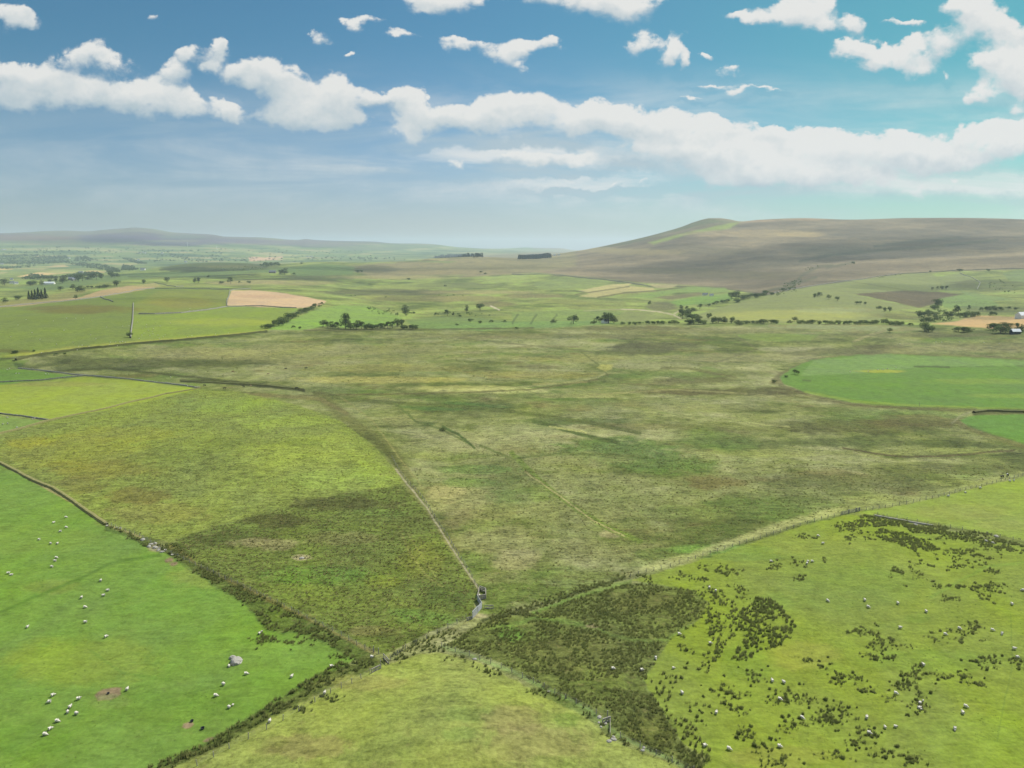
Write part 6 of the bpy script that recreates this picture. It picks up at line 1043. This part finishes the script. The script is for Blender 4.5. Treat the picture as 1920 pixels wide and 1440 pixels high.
house(1917, 597, 16, 9, 4.5, 15, 'white roofed barn at the right edge by the tan field', 'barn', 'barn', rm=sheet_m, chim=False); house(1903, 626, 8, 5, 2.6, 0, 'low dark shed at the right edge below the tan field', 'shed', 'shed', wm=tub_m, rm=sheet_m, chim=False)
turb_m, t, b = material('turbine_white'); b.inputs['Base Color'].default_value = (.75, .76, .77, 1)
def turbine(x, y, hpx, rz, label):
    p = pick(x, y); hh_ = hpx * mpp(p); root = empty('wind_turbine', p, R(rz), hh_ / 60); tag(root, label, 'wind turbine', 'wind turbines on the far hill')
    bm = bmesh.new(); tube(bm, [(0, 0, -2), (0, 0, 20), (0, 0, 40)], 1.6, .9, 12); me = bpy.data.meshes.new('tower'); bm.to_mesh(me); bm.free(); link('tower', me, turb_m, root)
    bm = bmesh.new(); tube(bm, [(0, -3, 40.5), (0, 0, 41), (0, 3, 40.8)], 1.5, 1.1, 10); me = bpy.data.meshes.new('nacelle'); bm.to_mesh(me); bm.free(); link('nacelle', me, turb_m, root)
    for k in range(3):
        a = R(90 + 120 * k + 15); d = Vector((math.cos(a), 0, math.sin(a))); q = Vector((0, 0, 41)) + Vector((0, -3.4, 0)); bm = bmesh.new(); tube(bm, [q, q + d * 6, q + d * 13, q + d * 20], .9, .25, 8); me = bpy.data.meshes.new('blade'); bm.to_mesh(me); bm.free(); link('blade', me, turb_m, root)
turbine(352, 462, 9, 20, 'left of the two wind turbines on the far hillside'); turbine(407, 469, 9, 10, 'right of the two wind turbines on the far hillside')

# clouds added out of view to shade the ground: lumpy bodies of mist set between the sun and the land
cm_ = bpy.data.materials.new('cloud_mist'); cm_.use_nodes = True; t = cm_.node_tree; t.nodes.clear(); o_ = t.nodes.new('ShaderNodeOutputMaterial'); v_ = t.nodes.new('ShaderNodeVolumePrincipled'); t.links.new(v_.outputs[0], o_.inputs['Volume']); v_.inputs['Color'].default_value = (1, 1, 1, 1); v_.inputs['Density'].default_value = .0019; v_.inputs['Anisotropy'].default_value = .3
CALT = 2600.0; CV, CF, nv = [], [], 0
for k, (x, y, rx, ry, th_) in enumerate([(1600,470,1000,420,330),(230,690,150,45,190),(560,522,420,150,250),(760,548,300,60,200),(300,512,420,120,220),(700,505,420,120,230),(1750,540,260,90,200),(330,560,160,50,120),(180,455,1500,500,300)]):
    if rx < 1: continue
    p = pick(x, y); c = np.array(p) + np.array(SUN) * ((CALT - p[2]) / SUN.z)
    bm = bmesh.new(); bmesh.ops.create_icosphere(bm, subdivisions=5, radius=1); co = np.array([v.co[:] for v in bm.verts]); fc = np.array([[v.index for v in f.verts] for f in bm.faces]); bm.free()
    m = 1 + .55 * fbm(co[:, 0] * 1.6 + k * 5.1, co[:, 1] * 1.6, 5, 90 + k, .6); co[:, :2] *= m[:, None]; co[:, 2] *= (1 + .6 * fbm(co[:, 0] * 3 + k, co[:, 1] * 3, 4, 120 + k)); rho = np.clip(1 - np.abs(co[:, 2]), 0, 1); co[:, 2] *= np.abs(co[:, 2]) ** 1.2; co[:, 2] = np.where(co[:, 2] < 0, co[:, 2] * .5, co[:, 2])
    CV.append(co * np.array([rx, ry, th_]) + c + np.array([0, 0, k * 420.0 * 0])); CF.append(fc + nv); nv += len(co)
    if k % 1 == 0: CV[-1][:, :] += np.array(SUN) * (k * 230.0)                # each at its own height along the sunbeam, so that none overlap
o = link('clouds', mesh_np('clouds', np.concatenate(CV), np.concatenate(CF), True), cm_); tag(o, 'unseen clouds added overhead to shade the land', 'clouds', kind='stuff')
